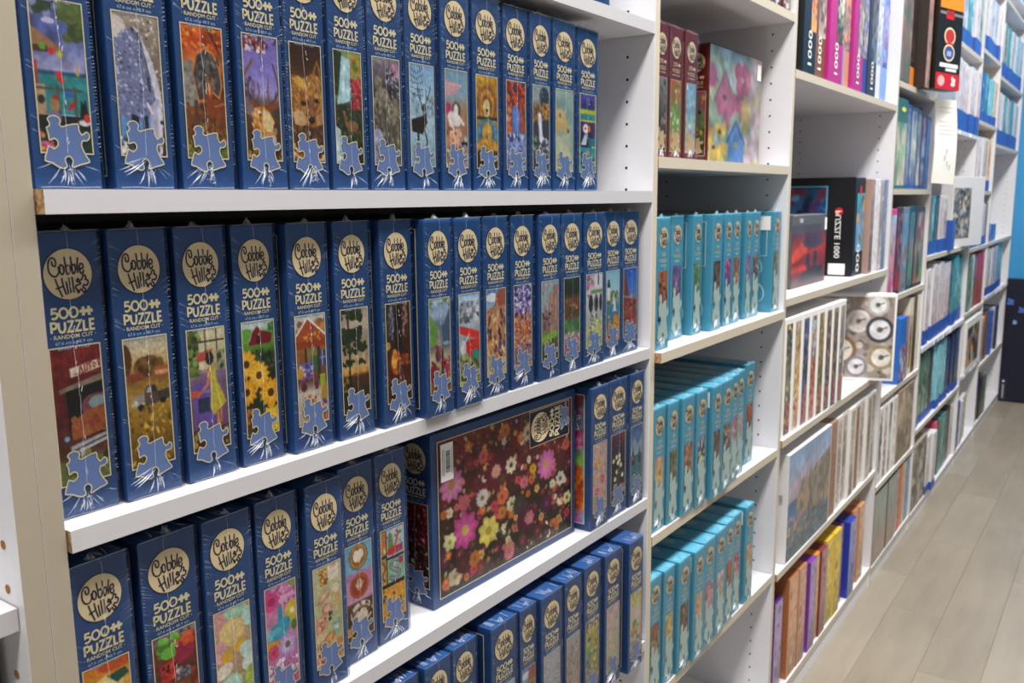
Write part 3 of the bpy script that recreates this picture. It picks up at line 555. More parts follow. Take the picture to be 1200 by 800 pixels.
'yellow_dress': [('g', [(0, 'd8ccac'), (.18, 'c8c49c'), (.34, 'b09880'), (.42, '7c6484'), (1, '6c4464')]), ('r', 0, 0, .3, .38, '5c6c3c'), ('s', 26, 0, 0, .3, .36, .04, .09, ['7c8c4c', '3c4c28', '8ca45c'], 3), ('p', [(.25, .2), (.66, .17), (.62, .25), (.25, .27)], 'c4564c'), ('r', .28, .27, .66, .33, 'ddd0b8'), ('r', .47, 0, .5, .28, '4c443c'), ('r', .76, 0, .79, .3, '4c443c'), ('r', .25, .1, 1, .115, '54483c'), ('s', 14, .7, .2, 1, .34, .03, .06, ['5c7c54', '8c9c6c', '3c5034'], 5),
   ('r', .28, .36, 1, .4, '8c6c9c'), ('r', .1, .44, .62, .8, '6c54a4'), ('r', .2, .56, .5, .68, '303858'), ('r', .0, .5, .55, .53, '8c78bc'), ('e', .57, .25, .11, .055, '3c2c2c'), ('p', [(.5, .32), (.68, .3), (.74, .44), (.96, .63), (.6, .72), (.52, .66), (.55, .46)], 'c0b448'), ('l', [(.66, .4), (.8, .66)], .04, 'd8cc64'), ('l', [(.52, .34), (.48, .46), (.2, .54)], .07, 'c8785c'), ('e', .14, .52, .12, .03, 'cc5c44'), ('l', [(.7, .7), (.72, .84)], .07, 'cc8468'), ('l', [(.8, .69), (.78, .78)], .06, 'c07860'),
   ('r', 0, .82, 1, 1, '5c2c34'), ('s', 24, 0, .84, 1, 1, .03, .07, ['9c3440', '3c3c34', 'b09044', '6c8c44'], 9)],
'barn_sunflowers': [('g', [(0, 'b8ccd0'), (.06, 'c4d0cc'), (.1, '7cac54'), (.24, '5c8c34'), (.3, '2c3c20'), (1, '28301c')]), ('e', .1, .12, .3, .06, '6cac44'), ('s', 14, .85, .04, 1, .14, .04, .08, ['3c7444', '5c9454'], 2), ('p', [(.2, .17), (.3, .09), (.48, .04), (.64, .09), (.92, .12), (.9, .2), (.22, .21)], '7c2428'), ('l', [(.22, .17), (.32, .09), (.48, .04), (.62, .09)], .025, 'c8b8b0'), ('r', .44, .13, .54, .2, '541a20'), ('s', 50, .4, .26, 1, .42, .03, .06, ['202c18', '34442c', '4c5c3c'], 4),
   ('f', .1, .36, .34, 'e0a428', '5c3414', 11, .3, 'f0c040'), ('f', .46, .47, .34, 'ecb430', '6c3c18', 13, .9, 'f4cc50'), ('f', .08, .6, .32, 'd8981c', '542c10', 12, .1, 'e8b038'), ('s', 12, .45, .6, .75, .7, .03, .06, ['2c6c4c', '3c7c54'], 6), ('f', .8, .64, .36, 'e4a420', '5c3010', 13, 1.4, 'f0bc38'), ('f', .15, .82, .22, 'c8782c', '3c2410', 10, .4, 'a85c20'), ('r', 0, .88, 1, 1, '54442c'), ('f', .8, .88, .36, 'e8c02c', 'd8a01c', 12, .2, 'f0d048'), ('s', 20, .1, .8, .6, .9, .03, .06, ['4c3c34', 'e0d8d0', '6c3424'], 8)],
'autumn_market': [('g', [(0, 'b8c4cc'), (.08, 'c8c4bc'), (.16, 'a88460'), (.3, 'a86c34'), (.6, '6c4844'), (.7, 'c8c0b4'), (1, 'b0a494')]), ('s', 30, 0, .06, 1, .2, .05, .1, ['b87434', '8c6448', 'c89044', '708050'], 3), ('p', [(0, .2), (.42, .03), (1, .2), (1, .27), (0, .27)], 'a8502c'), ('l', [(0, .19), (.42, .03), (1, .2)], .05, 'ece8e0'), ('r', .0, .24, .98, .3, '964424'), ('s', 12, .3, .16, .9, .24, .03, .05, ['e0a044', 'd88c34'], 8), ('r', .28, .3, .36, .6, '4c3420'), ('r', .7, .3, .8, .6, '4c3420'),
   ('r', .36, .3, .7, .42, '8c7c4c'), ('r', .5, .38, .7, .52, '3c6c4c'), ('p', [(.1, .44), (.5, .42), (.54, .58), (.12, .58)], '7468a8'), ('s', 24, .12, .44, .52, .56, .03, .05, ['d0c8dc', '4c4488', 'a098c8'], 5), ('r', .78, .34, 1, .48, '3c4c8c'), ('r', .86, .34, .88, .48, 'c8c8d8'), ('r', .78, .4, 1, .41, 'c8c8d8'), ('e', .1, .52, .12, .05, 'c89834'), ('l', [(.2, .62), (.3, .54), (.6, .56), (.66, .64)], .03, 'a0303c'), ('e', .22, .65, .1, .04, '5c2c34'), ('e', .62, .65, .09, .04, '6c3038'),
   ('r', .76, .56, .94, .66, 'a4b430'), ('r', .78, .66, 1, .8, 'b88c34'), ('s', 26, .2, .74, .9, .88, .02, .05, ['c87430', 'e0ccb0', 'a84c24'], 9), ('s', 16, .8, .8, 1, 1, .03, .06, ['cc6c24', '5c4494', 'a8a034'], 4)],
'pine_sunset': [('g', [(0, 'a89c88'), (.2, 'b8a898'), (.3, '9c8c78'), (.45, 'b4a080'), (.56, 'd0b078'), (.62, 'd49844'), (.65, '5c3820'), (.8, '3c2c1c'), (1, '302818')]), ('n', .12, 5), ('l', [(.26, 0), (.3, .5), (.26, .8)], .06, '2c2418'), ('s', 26, .02, .02, .7, .1, .04, .09, ['2c3820', '3c4828'], 2), ('s', 14, .55, .02, .75, .12, .04, .08, ['38442a', '2c3820'], 3), ('s', 44, .02, .2, .75, .32, .05, .1, ['28341e', '34402a'], 4), ('s', 34, .1, .34, .95, .42, .04, .08, ['2c3820', '364428'], 5), ('s', 26, .05, .48, .85, .54, .03, .06, ['303820', '283018'], 6),
   ('l', [(.27, .66), (.5, .62)], .02, '2c2418'), ('r', 0, .64, .34, 1, '2a2a18'), ('s', 20, 0, .6, .3, .9, .03, .06, ['8c6c34', '3c3c20'], 8)],
'campfire': [('g', [(0, '3c2c1c'), (.3, '4c3020'), (.5, '4c2818'), (.7, '54281a'), (1, '40201a')]), ('r', .0, 0, .12, .5, '3c4420'), ('s', 44, .14, .04, .32, .34, .02, .05, ['8c8ca0', '6c6c84', '3c3438'], 3, 2), ('s', 40, .64, .0, .84, .34, .02, .05, ['a07470', 'b48c84', '4c2c28'], 4, 2), ('e', .08, .42, .1, .04, 'c8a054', 60), ('e', .5, .3, .16, .3, '2c2014'), ('e', .4, .6, .22, .12, 'a8501c'), ('e', .34, .56, .12, .1, 'e08c34'), ('e', .3, .6, .1, .05, 'f0b454'), ('s', 26, .5, .54, .95, .64, .04, .08, ['9c4c20', 'b4602c', '7c3818'], 6), ('l', [(.3, .7), (.6, .66), (.7, .8)], .02, '9c7464'), ('l', [(.5, .64), (.6, .86)], .02, '8c6050'), ('n', .3, 12)],
'red_motorcycle': [('g', [(0, '7c9c5c'), (.08, '8ca8c8'), (.18, 'a8b8d0'), (.3, '5c6c84'), (.5, '6c6478'), (.62, 'c8b088'), (1, '7c4c3c')]), ('p', [(0, .14), (.4, .3), (.3, .5), (0, .5)], '6c9c4c'), ('p', [(1, .1), (.6, .34), (.7, .5), (1, .5)], '4c607c'), ('p', [(.3, .5), (.46, .26), (.58, .5)], '9c948c'), ('e', .8, .48, .18, .02, '7cb0b4'), ('s', 30, 0, 0, 1, .1, .04, .09, ['6c8c4c', 'b0c4d4'], 4), ('e', .4, .6, .12, .07, '48405c'), ('l', [(.35, .5), (.5, .62), (.85, .9)], .1, 'a82c34'), ('l', [(.6, .56), (.62, .9)], .12, '34343c'), ('e', .2, .78, .2, .1, '8c2434'), ('e', .8, .75, .14, .1, 'b03c38'), ('s', 34, .1, .6, 1, 1, .03, .06, ['34344c', 'b83c3c', '8890a8', '541c28'], 6)],
'red_seaplane': [('g', [(0, '8cb4dc'), (.08, 'c8dcec'), (.2, '7c8490'), (.3, 'c4ccd4'), (.4, 'a4b0bc'), (.6, '8ca0a0'), (1, '7c7848')]), ('s', 40, 0, .1, 1, .3, .05, .1, ['6c7484', '9ca4b0', 'd4d8e0', '545c68'], 3), ('p', [(0, .34), (.5, .38), (1, .44), (1, .52), (.5, .48), (0, .42)], 'd83c30'), ('p', [(.2, .56), (.5, .5), (1, .52), (1, .64), (.5, .7)], 'cc3428'), ('e', .2, .58, .14, .08, 'c8ccd8'), ('l', [(.5, .44), (.1, .6)], .03, 'e8e8ec'), ('e', .8, .68, .2, .06, '3c8c84'), ('s', 40, 0, .68, 1, 1, .04, .08, ['6c7c3c', 'a8a448', 'c8c060', '545c2c'], 5)],
'village_street': [('g', [(0, '4c7cbc'), (.2, '90b4d8'), (.25, 'c08c5c'), (1, 'b89070')]), ('e', .3, .1, .3, .05, 'e4e8ec'), ('p', [(.5, .06), (1, 0), (1, .3), (.4, .3)], 'a45c3c'), ('l', [(0, .28), (.5, .18), (1, .04)], .05, 'b85c34'), ('r', .0, .28, .36, .8, 'c89864'), ('r', .36, .2, 1, .8, 'b88868'), ('s', 60, 0, .26, 1, .8, .03, .06, ['4c2c24', 'e0c898', '8c4434', 'd8a868', '5c4c64'], 3, 2), ('p', [(.42, .72), (.5, .62), (.58, .72)], '8c3440'), ('r', .0, .8, 1, 1, 'ccb490')],
'violet_collage': [('g', [(0, '6c5ca0'), (.3, '8c7cb4'), (.5, 'c07c48'), (.7, 'a05c3c'), (1, '8c7c9c')]), ('s', 190, 0, 0, 1, .36, .02, .06, ['4c3c84', 'ccc4e0', '8c7cbc', 'e8e0f0', '3c2c54'], 3), ('s', 150, 0, .34, 1, .7, .02, .06, ['d88c34', 'b8502c', 'e8c068', '6c3050', 'c4a0a8'], 4), ('s', 110, 0, .68, 1, 1, .02, .06, ['7c6ca8', 'd0b0b8', '4c3c4c', 'c88454'], 5), ('l', [(.2, .6), (.5, .78), (.8, .9)], .05, '8c84b4')],
'stone_church': [('g', [(0, '8cb0bc'), (.3, '9ca8a8'), (.6, '7c7060'), (.68, '78963c'), (.8, '54642c'), (1, '5c3c34')]), ('s', 44, 0, .02, .5, .4, .03, .07, ['a8bcc0', '6c8c90', '8c9ca0', 'c88c94'], 2), ('r', .5, .14, .78, .64, 'b08c74'), ('r', .7, .06, .98, .62, 'a47c70'), ('r', .58, .3, .64, .56, '5c4438'), ('r', .82, .2, .88, .5, 'c8a890'), ('s', 24, 0, .34, .5, .6, .04, .08, ['6c4c50', 'a06c70', '504040'], 5), ('p', [(0, .7), (.9, .62), (1, .68), (.2, .82)], '8cac48'), ('s', 40, .4, .74, 1, 1, .03, .07, ['34342c', '8c4434', '4c5c2c', 'd09058'], 6)],
'forest_lake': [('g', [(0, '3c5434'), (.2, '3c3c24'), (.3, '8c6c34'), (.4, '6c4c34'), (.55, '5c6c44'), (.7, '5c8c5c'), (.8, 'a89098'), (1, 'a87c80')])] + [('r', .1 + .16 * i, 0, .15 + .16 * i, .34, '241c14') for i in range(6)] + [('s', 40, 0, .3, 1, .55, .03, .06, ['c09034', '6c3030', '8c4438', '3c3c28'], 4), ('s', 40, 0, .7, 1, 1, .03, .07, ['d8a8b0', 'e8d0d4', '8c4c54', 'b87480'], 5), ('s', 30, 0, .54, 1, .7, .03, .07, ['5c9c54', '3c6c3c'], 6)],
'white_porch': [('g', [(0, 'c8b4c4'), (.3, 'dcd8dc'), (.6, 'b4b8b4'), (1, 'b8c480')]), ('s', 44, 0, 0, .6, .3, .04, .08, ['c87ca8', 'b05c90', '5c8c4c', 'e0b0cc'], 3), ('r', .5, 0, 1, .2, 'dce0e4'), ('r', .7, .02, .8, .16, '4c4c58'), ('r', .3, .22, 1, .27, '6ca064'), ('e', .3, .4, .13, .12, '34343c'), ('e', .62, .4, .12, .12, '2c2c34'), ('e', .9, .4, .1, .12, '34343c'), ('s', 34, .3, .54, .7, .74, .03, .05, ['3c3c3c', 'e4e0e0', '5c5c5c'], 4), ('s', 60, 0, .6, 1, 1, .04, .07, ['c8d048', '5c9c44', 'e8e4e8', 'e0d464', '8cb454'], 5)],
'lighthouse': [('g', [(0, '90c4dc'), (.3, 'a8d4e0'), (.42, '88b4b8'), (.5, '4c8ca0'), (.7, '3c7c94'), (.8, 'a87c34'), (1, 'b8642c')]), ('r', .12, .18, .3, .44, 'ece8e0'), ('r', .1, .18, .32, .24, '2c2c34'), ('r', .15, .13, .27, .18, '34343c'), ('s', 20, .35, .3, .9, .42, .04, .08, ['6c7c34', '8c8c3c', '4c6430'], 3), ('r', 0, .42, .34, .47, '7c5c3c'), ('p', [(.5, .48), (.56, .28), (.62, .48)], 'f0f0ec'), ('p', [(.56, .56), (.66, .36), (.74, .56)], 'ece8e8'), ('l', [(.5, .57), (.85, .57)], .03, 'dce0e0'), ('s', 40, .2, .64, 1, .84, .04, .08, ['d89424', 'c8741c', 'e0b040'], 4), ('s', 36, 0, .82, 1, 1, .04, .07, ['c84c28', 'e8b8a0', 'e8a048', 'a03428'], 5)],
'red_boathouse': [('g', [(0, '2c5cc0'), (.3, '4c7cd4'), (.42, '6c84b8'), (.5, '7c4438'), (.8, '6c3c3c'), (.84, '4c78a4'), (1, '5c88b8')]), ('p', [(0, 0), (.2, .1), (.4, .36), (.5, .52), (0, .52)], '7c3c38'), ('l', [(.0, .4), (.9, .46)], .05, 'b89ca0'), ('r', .1, .46, .9, .72, '8c4030'), ('s', 34, .1, .5, .9, .84, .04, .08, ['b85434', '54302c', 'c8704c', '7c5c54'], 3), ('s', 16, .4, .72, 1, .84, .04, .08, ['c0505c', 'a83c34'], 4)],
'citrus': [('g', [(0, 'd87c28'), (.14, 'e0a038'), (.3, 'e8bc54'), (1, 'd89830')]), ('e', .7, .04, .4, .05, 'c8582c'), ('e', .5, .2, .34, .09, 'e8d490'), ('e', .5, .2, .2, .05, 'f0e4b4'), ('p', [(.5, .12), (.9, .1), (.98, .16), (.7, .2)], '24584c'), ('e', .3, .5, .4, .14, 'e8a030'), ('e', .75, .7, .4, .14, 'e4b848')],
'spice_pots': [('g', [(0, '6c5450'), (.06, '84706c'), (.12, '7c3028'), (.5, '5c3424'), (1, '5c2c24')]), ('s', 30, .4, 0, 1, .08, .03, .05, ['8c8084', 'a89c9c', '4c3c3c'], 3), ('s', 22, .15, .04, .6, .18, .05, .09, ['6cac3c', '84c454', '4c8c30'], 4), ('e', .38, .17, .2, .05, '78b848'), ('p', [(.5, .14), (.95, .1), (.92, .26), (.54, .3)], 'a0284c'), ('s', 14, .52, .07, .95, .14, .05, .08, ['d85430', 'e06c3c'], 5), ('p', [(.14, .26), (.5, .22), (.5, .4), (.16, .4)], 'cc3c28'), ('s', 20, .16, .26, .5, .5, .03, .06, ['e0604c', '441c1c', 'a82c24'], 6), ('s', 26, .5, .34, .85, .42, .03, .06, ['d8dce0', '54586c', '8c94a0'], 7),
   ('p', [(.44, .46), (.8, .42), (.82, .68), (.48, .7)], '7c5434'), ('p', [(.06, .46), (.4, .5), (.4, .7), (.08, .7)], 'c03038'), ('s', 36, .78, .36, 1, .66, .03, .06, ['8c3028', '6c241c', 'b04c38'], 8), ('s', 40, .6, .62, 1, .84, .03, .05, ['d8a83c', 'e8c060', 'b0842c'], 9)],
'egg_cookies': [('g', [(0, 'c8a888'), (1, 'a88c70')]), ('e', .05, .1, .26, .09, 'd8a0a0'), ('e', .6, .05, .3, .07, 'a8d0b8'), ('e', .95, .14, .18, .09, 'b8dcd8'), ('e', .48, .22, .36, .12, 'dcc084'), ('e', .48, .215, .3, .09, 'e4cc94'), ('e', .12, .36, .18, .1, 'e0a8b0'), ('e', .3, .42, .16, .06, 'e0b440'), ('e', .68, .37, .18, .06, 'dcb03c'), ('e', .95, .45, .32, .08, 'c8e0dc', 30), ('e', .9, .56, .2, .07, 'd8e4dc'), ('e', .2, .54, .26, .06, 'ece0d4', -20), ('e', .4, .7, .3, .11, 'a8d0b4'), ('e', .4, .69, .24, .08, 'bcdccc'), ('e', .95, .68, .18, .09, 'a8c454'), ('e', .72, .86, .28, .08, '88c8c4'), ('e', .1, .82, .14, .07, 'e09c98'), ('e', .4, .92, .2, .06, 'c8b074'), ('s', 90, 0, 0, 1, 1, .01, .02, ['f0f0f0', 'e8a0a8', '88b8c8', 'f0e0a0'], 6)],
'bluebird_flowers': [('g', [(0, 'c878ac'), (.3, 'd08cb4'), (.5, 'c88cb4'), (1, 'b868a0')]), ('s', 60, 0, 0, 1, .2, .04, .08, ['d890c0', 'b85c98', 'e8b0d0'], 3), ('e', .2, .14, .24, .09, 'd84c8c'), ('e', .22, .14, .12, .04, 'b03070'), ('e', .92, .03, .12, .04, '84a850'), ('e', .84, .3, .22, .1, 'd8c040'), ('e', .86, .3, .07, .03, 'f0ece0'), ('e', .9, .44, .1, .05, '5c8434'), ('p', [(.36, .36), (.44, .16), (.58, .3), (.6, .4)], '3c9cb8'), ('e', .38, .44, .36, .08, '40a4bc', -8), ('e', .68, .38, .1, .05, '38a0bc'), ('e', .7, .375, .02, .008, '101418'), ('p', [(0, .4), (.2, .4), (.2, .5), (0, .48)], '7cc4d0'), ('e', .3, .43, .2, .03, '6cbccc', -10),
   ('p', [(0, .5), (.4, .52), (.4, .58), (0, .58)], 'd89c48'), ('f', .2, .62, .2, 'cc4c74', 'b03060', 12), ('f', .66, .6, .32, 'b898cc', '7c6c54', 15, 0, 'd0b8dc'), ('s', 90, 0, .72, 1, .9, .025, .06, ['d080b8', 'ecd8ec', 'a85c9c', 'f0e8f4'], 7), ('s', 24, 0, .88, .3, 1, .04, .07, ['d84c4c', 'e8a848', '84a44c'], 8), ('e', .9, .92, .14, .05, 'd85c84')],
'desserts': [('g', [(0, 'c8c49c'), (1, 'b8b88c')]), ('n', .05, 5), ('r', .24, .04, .5, .2, 'a87434'), ('s', 16, .26, .05, .48, .19, .03, .05, ['d8a85c', 'e8c484', '84542c'], 3), ('r', .55, .03, .9, .17, 'e8dccc'), ('e', .7, .02, .14, .04, 'dcb8a8'), ('e', .38, .31, .26, .04, 'cc9474', -30), ('e', .38, .3, .2, .02, 'e4c4a8', -30), ('p', [(.66, .32), (.95, .28), (.84, .5)], 'dcb078'), ('e', .8, .27, .12, .05, 'dcd4c0'), ('e', .45, .44, .2, .06, 'c88c74', -15), ('e', .46, .435, .12, .035, 'e4b8a0'), ('e', .57, .5, .07, .025, '34241c'), ('e', .55, .55, .06, .02, '2c1c18'),
   ('e', .2, .58, .24, .09, 'd0a080', -10), ('s', 14, .08, .52, .4, .62, .03, .06, ['c05c54', 'e4c8b0', 'b07c5c'], 5), ('p', [(.6, .62), (.92, .58), (.86, .72), (.66, .74)], '84b4a4'), ('r', .68, .64, .84, .68, 'e4dcd0'), ('e', .2, .7, .2, .04, 'dcc8a8', -20), ('e', .5, .74, .22, .05, 'c88448', -15), ('e', .5, .735, .12, .02, 'e0a868', -15), ('e', .85, .82, .14, .04, 'd08c54'), ('s', 20, 0, .78, .3, .98, .04, .07, ['c8504c', 'e4d0b8', 'd8805c'], 7), ('s', 12, .8, .84, 1, 1, .03, .06, ['c8803c', 'dcc49c'], 8)],
'latte_hearts': [('g', [(0, '78b4d0'), (.29, '84bcd8'), (.3, 'c88cb4'), (.6, 'd0a0c0'), (.62, '5c3c28'), (1, '4c3424')]), ('e', .5, .14, .36, .14, '5c7c8c'), ('e', .5, .14, .32, .125, 'c08c48'), ('e', .5, .14, .25, .1, 'a46c30'), ('e', .42, .13, .12, .06, 'f0e8d8'), ('e', .58, .12, .12, .05, 'f0e8d8'), ('p', [(.32, .15), (.7, .13), (.52, .21)], 'f0e8d8'), ('e', .5, .45, .36, .13, 'b85c3c'), ('e', .5, .45, .28, .1, 'a04828'), ('e', .5, .43, .1, .06, 'e0c4b0'), ('l', [(.35, .42), (.5, .5), (.65, .42)], .04, 'dcb8a0'), ('l', [(.5, .37), (.5, .52)], .03, 'a04828'),
   ('e', .55, .74, .42, .12, 'e4d8cc'), ('e', .55, .76, .34, .09, '8c6c54'), ('e', .55, .77, .25, .07, 'e8dcd0'), ('s', 44, 0, .62, 1, 1, .03, .06, ['3c2418', '6c4428', '84583c'], 4), ('e', .5, .8, .3, .08, 'dccfc0'), ('e', .1, .9, .14, .05, 'dca858')],
'letter_tiles': [('r', 0, 0, 1, 1, '1c1c20'), ('r', 0, .02, .22, .28, 'c89050'), ('s', 14, 0, .04, .2, .28, .04, .07, ['d87448', '7cac54', 'e8c888'], 2), ('r', .27, .02, 1, .32, 'b8ccd8'), ('p', [(.3, .28), (.36, .04), (.5, .08), (.56, .28)], '7c8c34'), ('l', [(.6, .22), (.78, .08)], .07, 'c43c38'), ('r', .3, .22, .95, .3, 'cc3438'), ('s', 16, .3, .05, .9, .3, .03, .06, ['d8504c', '5c8c4c', '3c7cac'], 3), ('r', .27, .35, 1, .6, '94c4a0'), ('l', smooth([(.78, .38), (.55, .37), (.42, .43), (.6, .48), (.78, .52), (.62, .58), (.4, .55)], 3), .14, '6c6c7c'), ('l', smooth([(.78, .38), (.55, .37), (.42, .43), (.6, .48), (.78, .52), (.62, .58), (.4, .55)], 3), .07, 'a8a0b0'),
   ('e', .85, .4, .1, .04, 'b83c6c'), ('r', 0, .31, .22, .6, 'c89c54'), ('l', smooth([(.05, .34), (.18, .42), (.04, .5), (.16, .56)], 3), .06, '7c4c34'), ('r', 0, .64, 1, 1, 'd8a03c'), ('s', 30, 0, .66, 1, 1, .04, .08, ['e8b840', '8c8c94', 'c8703c', 'e8d8b0', '4c4c58'], 6), ('r', .22, 0, .26, .64, '1c1c20'), ('r', .26, .32, 1, .345, '1c1c20'), ('r', 0, .61, 1, .635, '1c1c20')],
'pastel_blooms': [('g', [(0, 'c8b4a8'), (1, 'b8a490')]), ('s', 130, 0, 0, 1, 1, .04, .08, ['c8a4c0', 'd8b880', 'c87c88', '9cb088', 'a89484', 'd0a0a8'], 3), ('f', .7, .55, .18, 'cc4c78', 'e08ca0', 7), ('f', .3, .7, .17, 'd0548c', 'e8a0b8', 7), ('f', .45, .3, .18, 'd8b44c', 'b88c3c', 8)],
'white_tulips': [('g', [(0, '6c2420'), (.12, '542430'), (.2, '3c2c48'), (.34, '28202c'), (1, '2c2824')]), ('s', 20, .3, 0, 1, .2, .04, .08, ['7c3028', '3c3c6c', '54344c'], 3)] + [('e', x, y, .08, .035, 'e8e4c0', 15) for x, y in ((.2, .4), (.4, .36), (.6, .35), (.5, .45), (.7, .5), (.42, .58), (.8, .66), (.3, .68), (.6, .42))] + [('l', [(.5, .5), (.4, .9)], .03, '4c6c3c'), ('s', 24, .1, .78, .9, 1, .04, .08, ['c8707c', '3c4c2c', '6c4c3c'], 7)],
'blue_peaks': [('g', [(0, '3c5c94'), (.2, '5478ac'), (.4, '4c6c8c'), (.5, '3c6470'), (1, '4c8c98')]), ('p', [(0, .34), (.3, .16), (.6, .34), (.9, .2), (1, .3), (1, .46), (0, .46)], '8ca4b8'), ('p', [(.05, .6), (.2, .3), (.35, .6)], '283c34'), ('p', [(.6, .6), (.75, .34), (.9, .6)], '2c4038'), ('e', .2, .5, .08, .03, 'b8604c'), ('n', .1, 8)],
'ink_crowd': [('g', [(0, 'b8b8bc'), (1, 'a0a0a8')]), ('s', 260, 0, 0, 1, 1, .015, .035, ['e4e4e8', '8c8c98', '6c7080', 'ccccd4', '9ca4b4'], 3)],
'pale_market': [('g', [(0, 'b4b4b4'), (.3, 'a8988c'), (1, 'b0a09c')]), ('s', 180, 0, .1, 1, 1, .02, .05, ['d8ccc8', '8c7c7c', 'c8a0a0', '6c6460', 'b8a890', 'a8b0b8'], 4)],
'frog_patchwork': [('g', [(0, '7c6ca0'), (.15, 'c8b048'), (.5, '7ca468'), (1, 'b88c74')]), ('s', 110, 0, 0, 1, 1, .04, .09, ['d8c04c', '4c8c5c', '7cb4b8', 'c8704c', '6c5494', 'e0c890', 'd8a83c'], 5), ('s', 10, 0, 0, 1, .1, .05, .1, ['3c2c54', 'e8dce8'], 8)],
'pale_pinks': [('g', [(0, 'd8a8b8'), (.3, 'c8b8b4'), (.6, 'b8bc9c'), (1, 'c8b4a4')]), ('s', 60, 0, 0, 1, 1, .05, .1, ['d898ac', 'c4c8b0', 'd8c8c0', '9cac84', 'c8a890'], 6)],
'greens_table': [('g', [(0, 'd0c8a8'), (1, 'c8bca4')]), ('s', 20, .2, 0, 1, .24, .05, .1, ['c0b43c', '9c9c34', 'd8d088'], 2), ('e', .6, .36, .24, .08, 'd8c8cc'), ('e', .4, .5, .18, .06, '7c9854'), ('s', 34, 0, .56, 1, .8, .05, .09, ['b08c64', 'c8a878', '8c6c4c', 'd4b088'], 3), ('s', 20, .1, .78, 1, 1, .05, .09, ['7c84a8', 'd8ccc0', 'b8a48c'], 4)],
'snow_village': [('g', [(0, 'a8c0dc'), (.5, 'ccd8e8'), (1, '8ca8cc')]), ('s', 120, 0, 0, 1, 1, .01, .03, ['e8f0f8', '5c7cac', '8c9cb8', 'c86c5c', 'f0f4f8'], 2)],
'cookie_rainbow': [('g', [(0, 'b82c50'), (.08, '7c3c44'), (.2, '7c5484'), (.34, 'a4407c'), (.4, '4c9c44'), (.5, '7cac4c'), (.56, '6ca0d0'), (.62, 'd87c24'), (1, 'b84c84')]), ('f', .3, .3, .2, 'b83c6c', '8c2c54', 8), ('f', .6, .42, .16, '48a048', '8c4c9c', 6), ('f', .5, .72, .22, 'd8541c', 'e8a428', 16, 0, 'e07824'), ('f', .15, .75, .2, 'd8481c', 'e0842c', 14), ('f', .85, .7, .18, 'e08c24', 'd04c28', 14), ('e', .4, .96, .3, .06, '8c4cac'), ('e', .7, .96, .2, .05, '5ca4c0'), ('s', 60, 0, .0, .16, .3, .008, .018, ['a83c5c', '5c7ca8', '7c4c34', '3c6c7c'], 21), ('s', 60, 0, .3, .16, .42, .008, .018, ['c84c8c', 'e08cb8', '8c2c5c'], 22), ('s', 50, 0, .42, .16, .54, .008, .018, ['4ca044', '8cc454', '7c4c9c'], 23), ('s', 110, 0, .58, .16, .88, .008, .018, ['e8a428', 'd04818', 'e0742c', 'f0c040', 'b83420'], 24), ('s', 50, 0, .9, .16, 1, .008, .018, ['8c4cac', 'c864a8', '5ca4c0'], 25), ('n', .2, 16), ('w', '8c7c80', .15)],
}
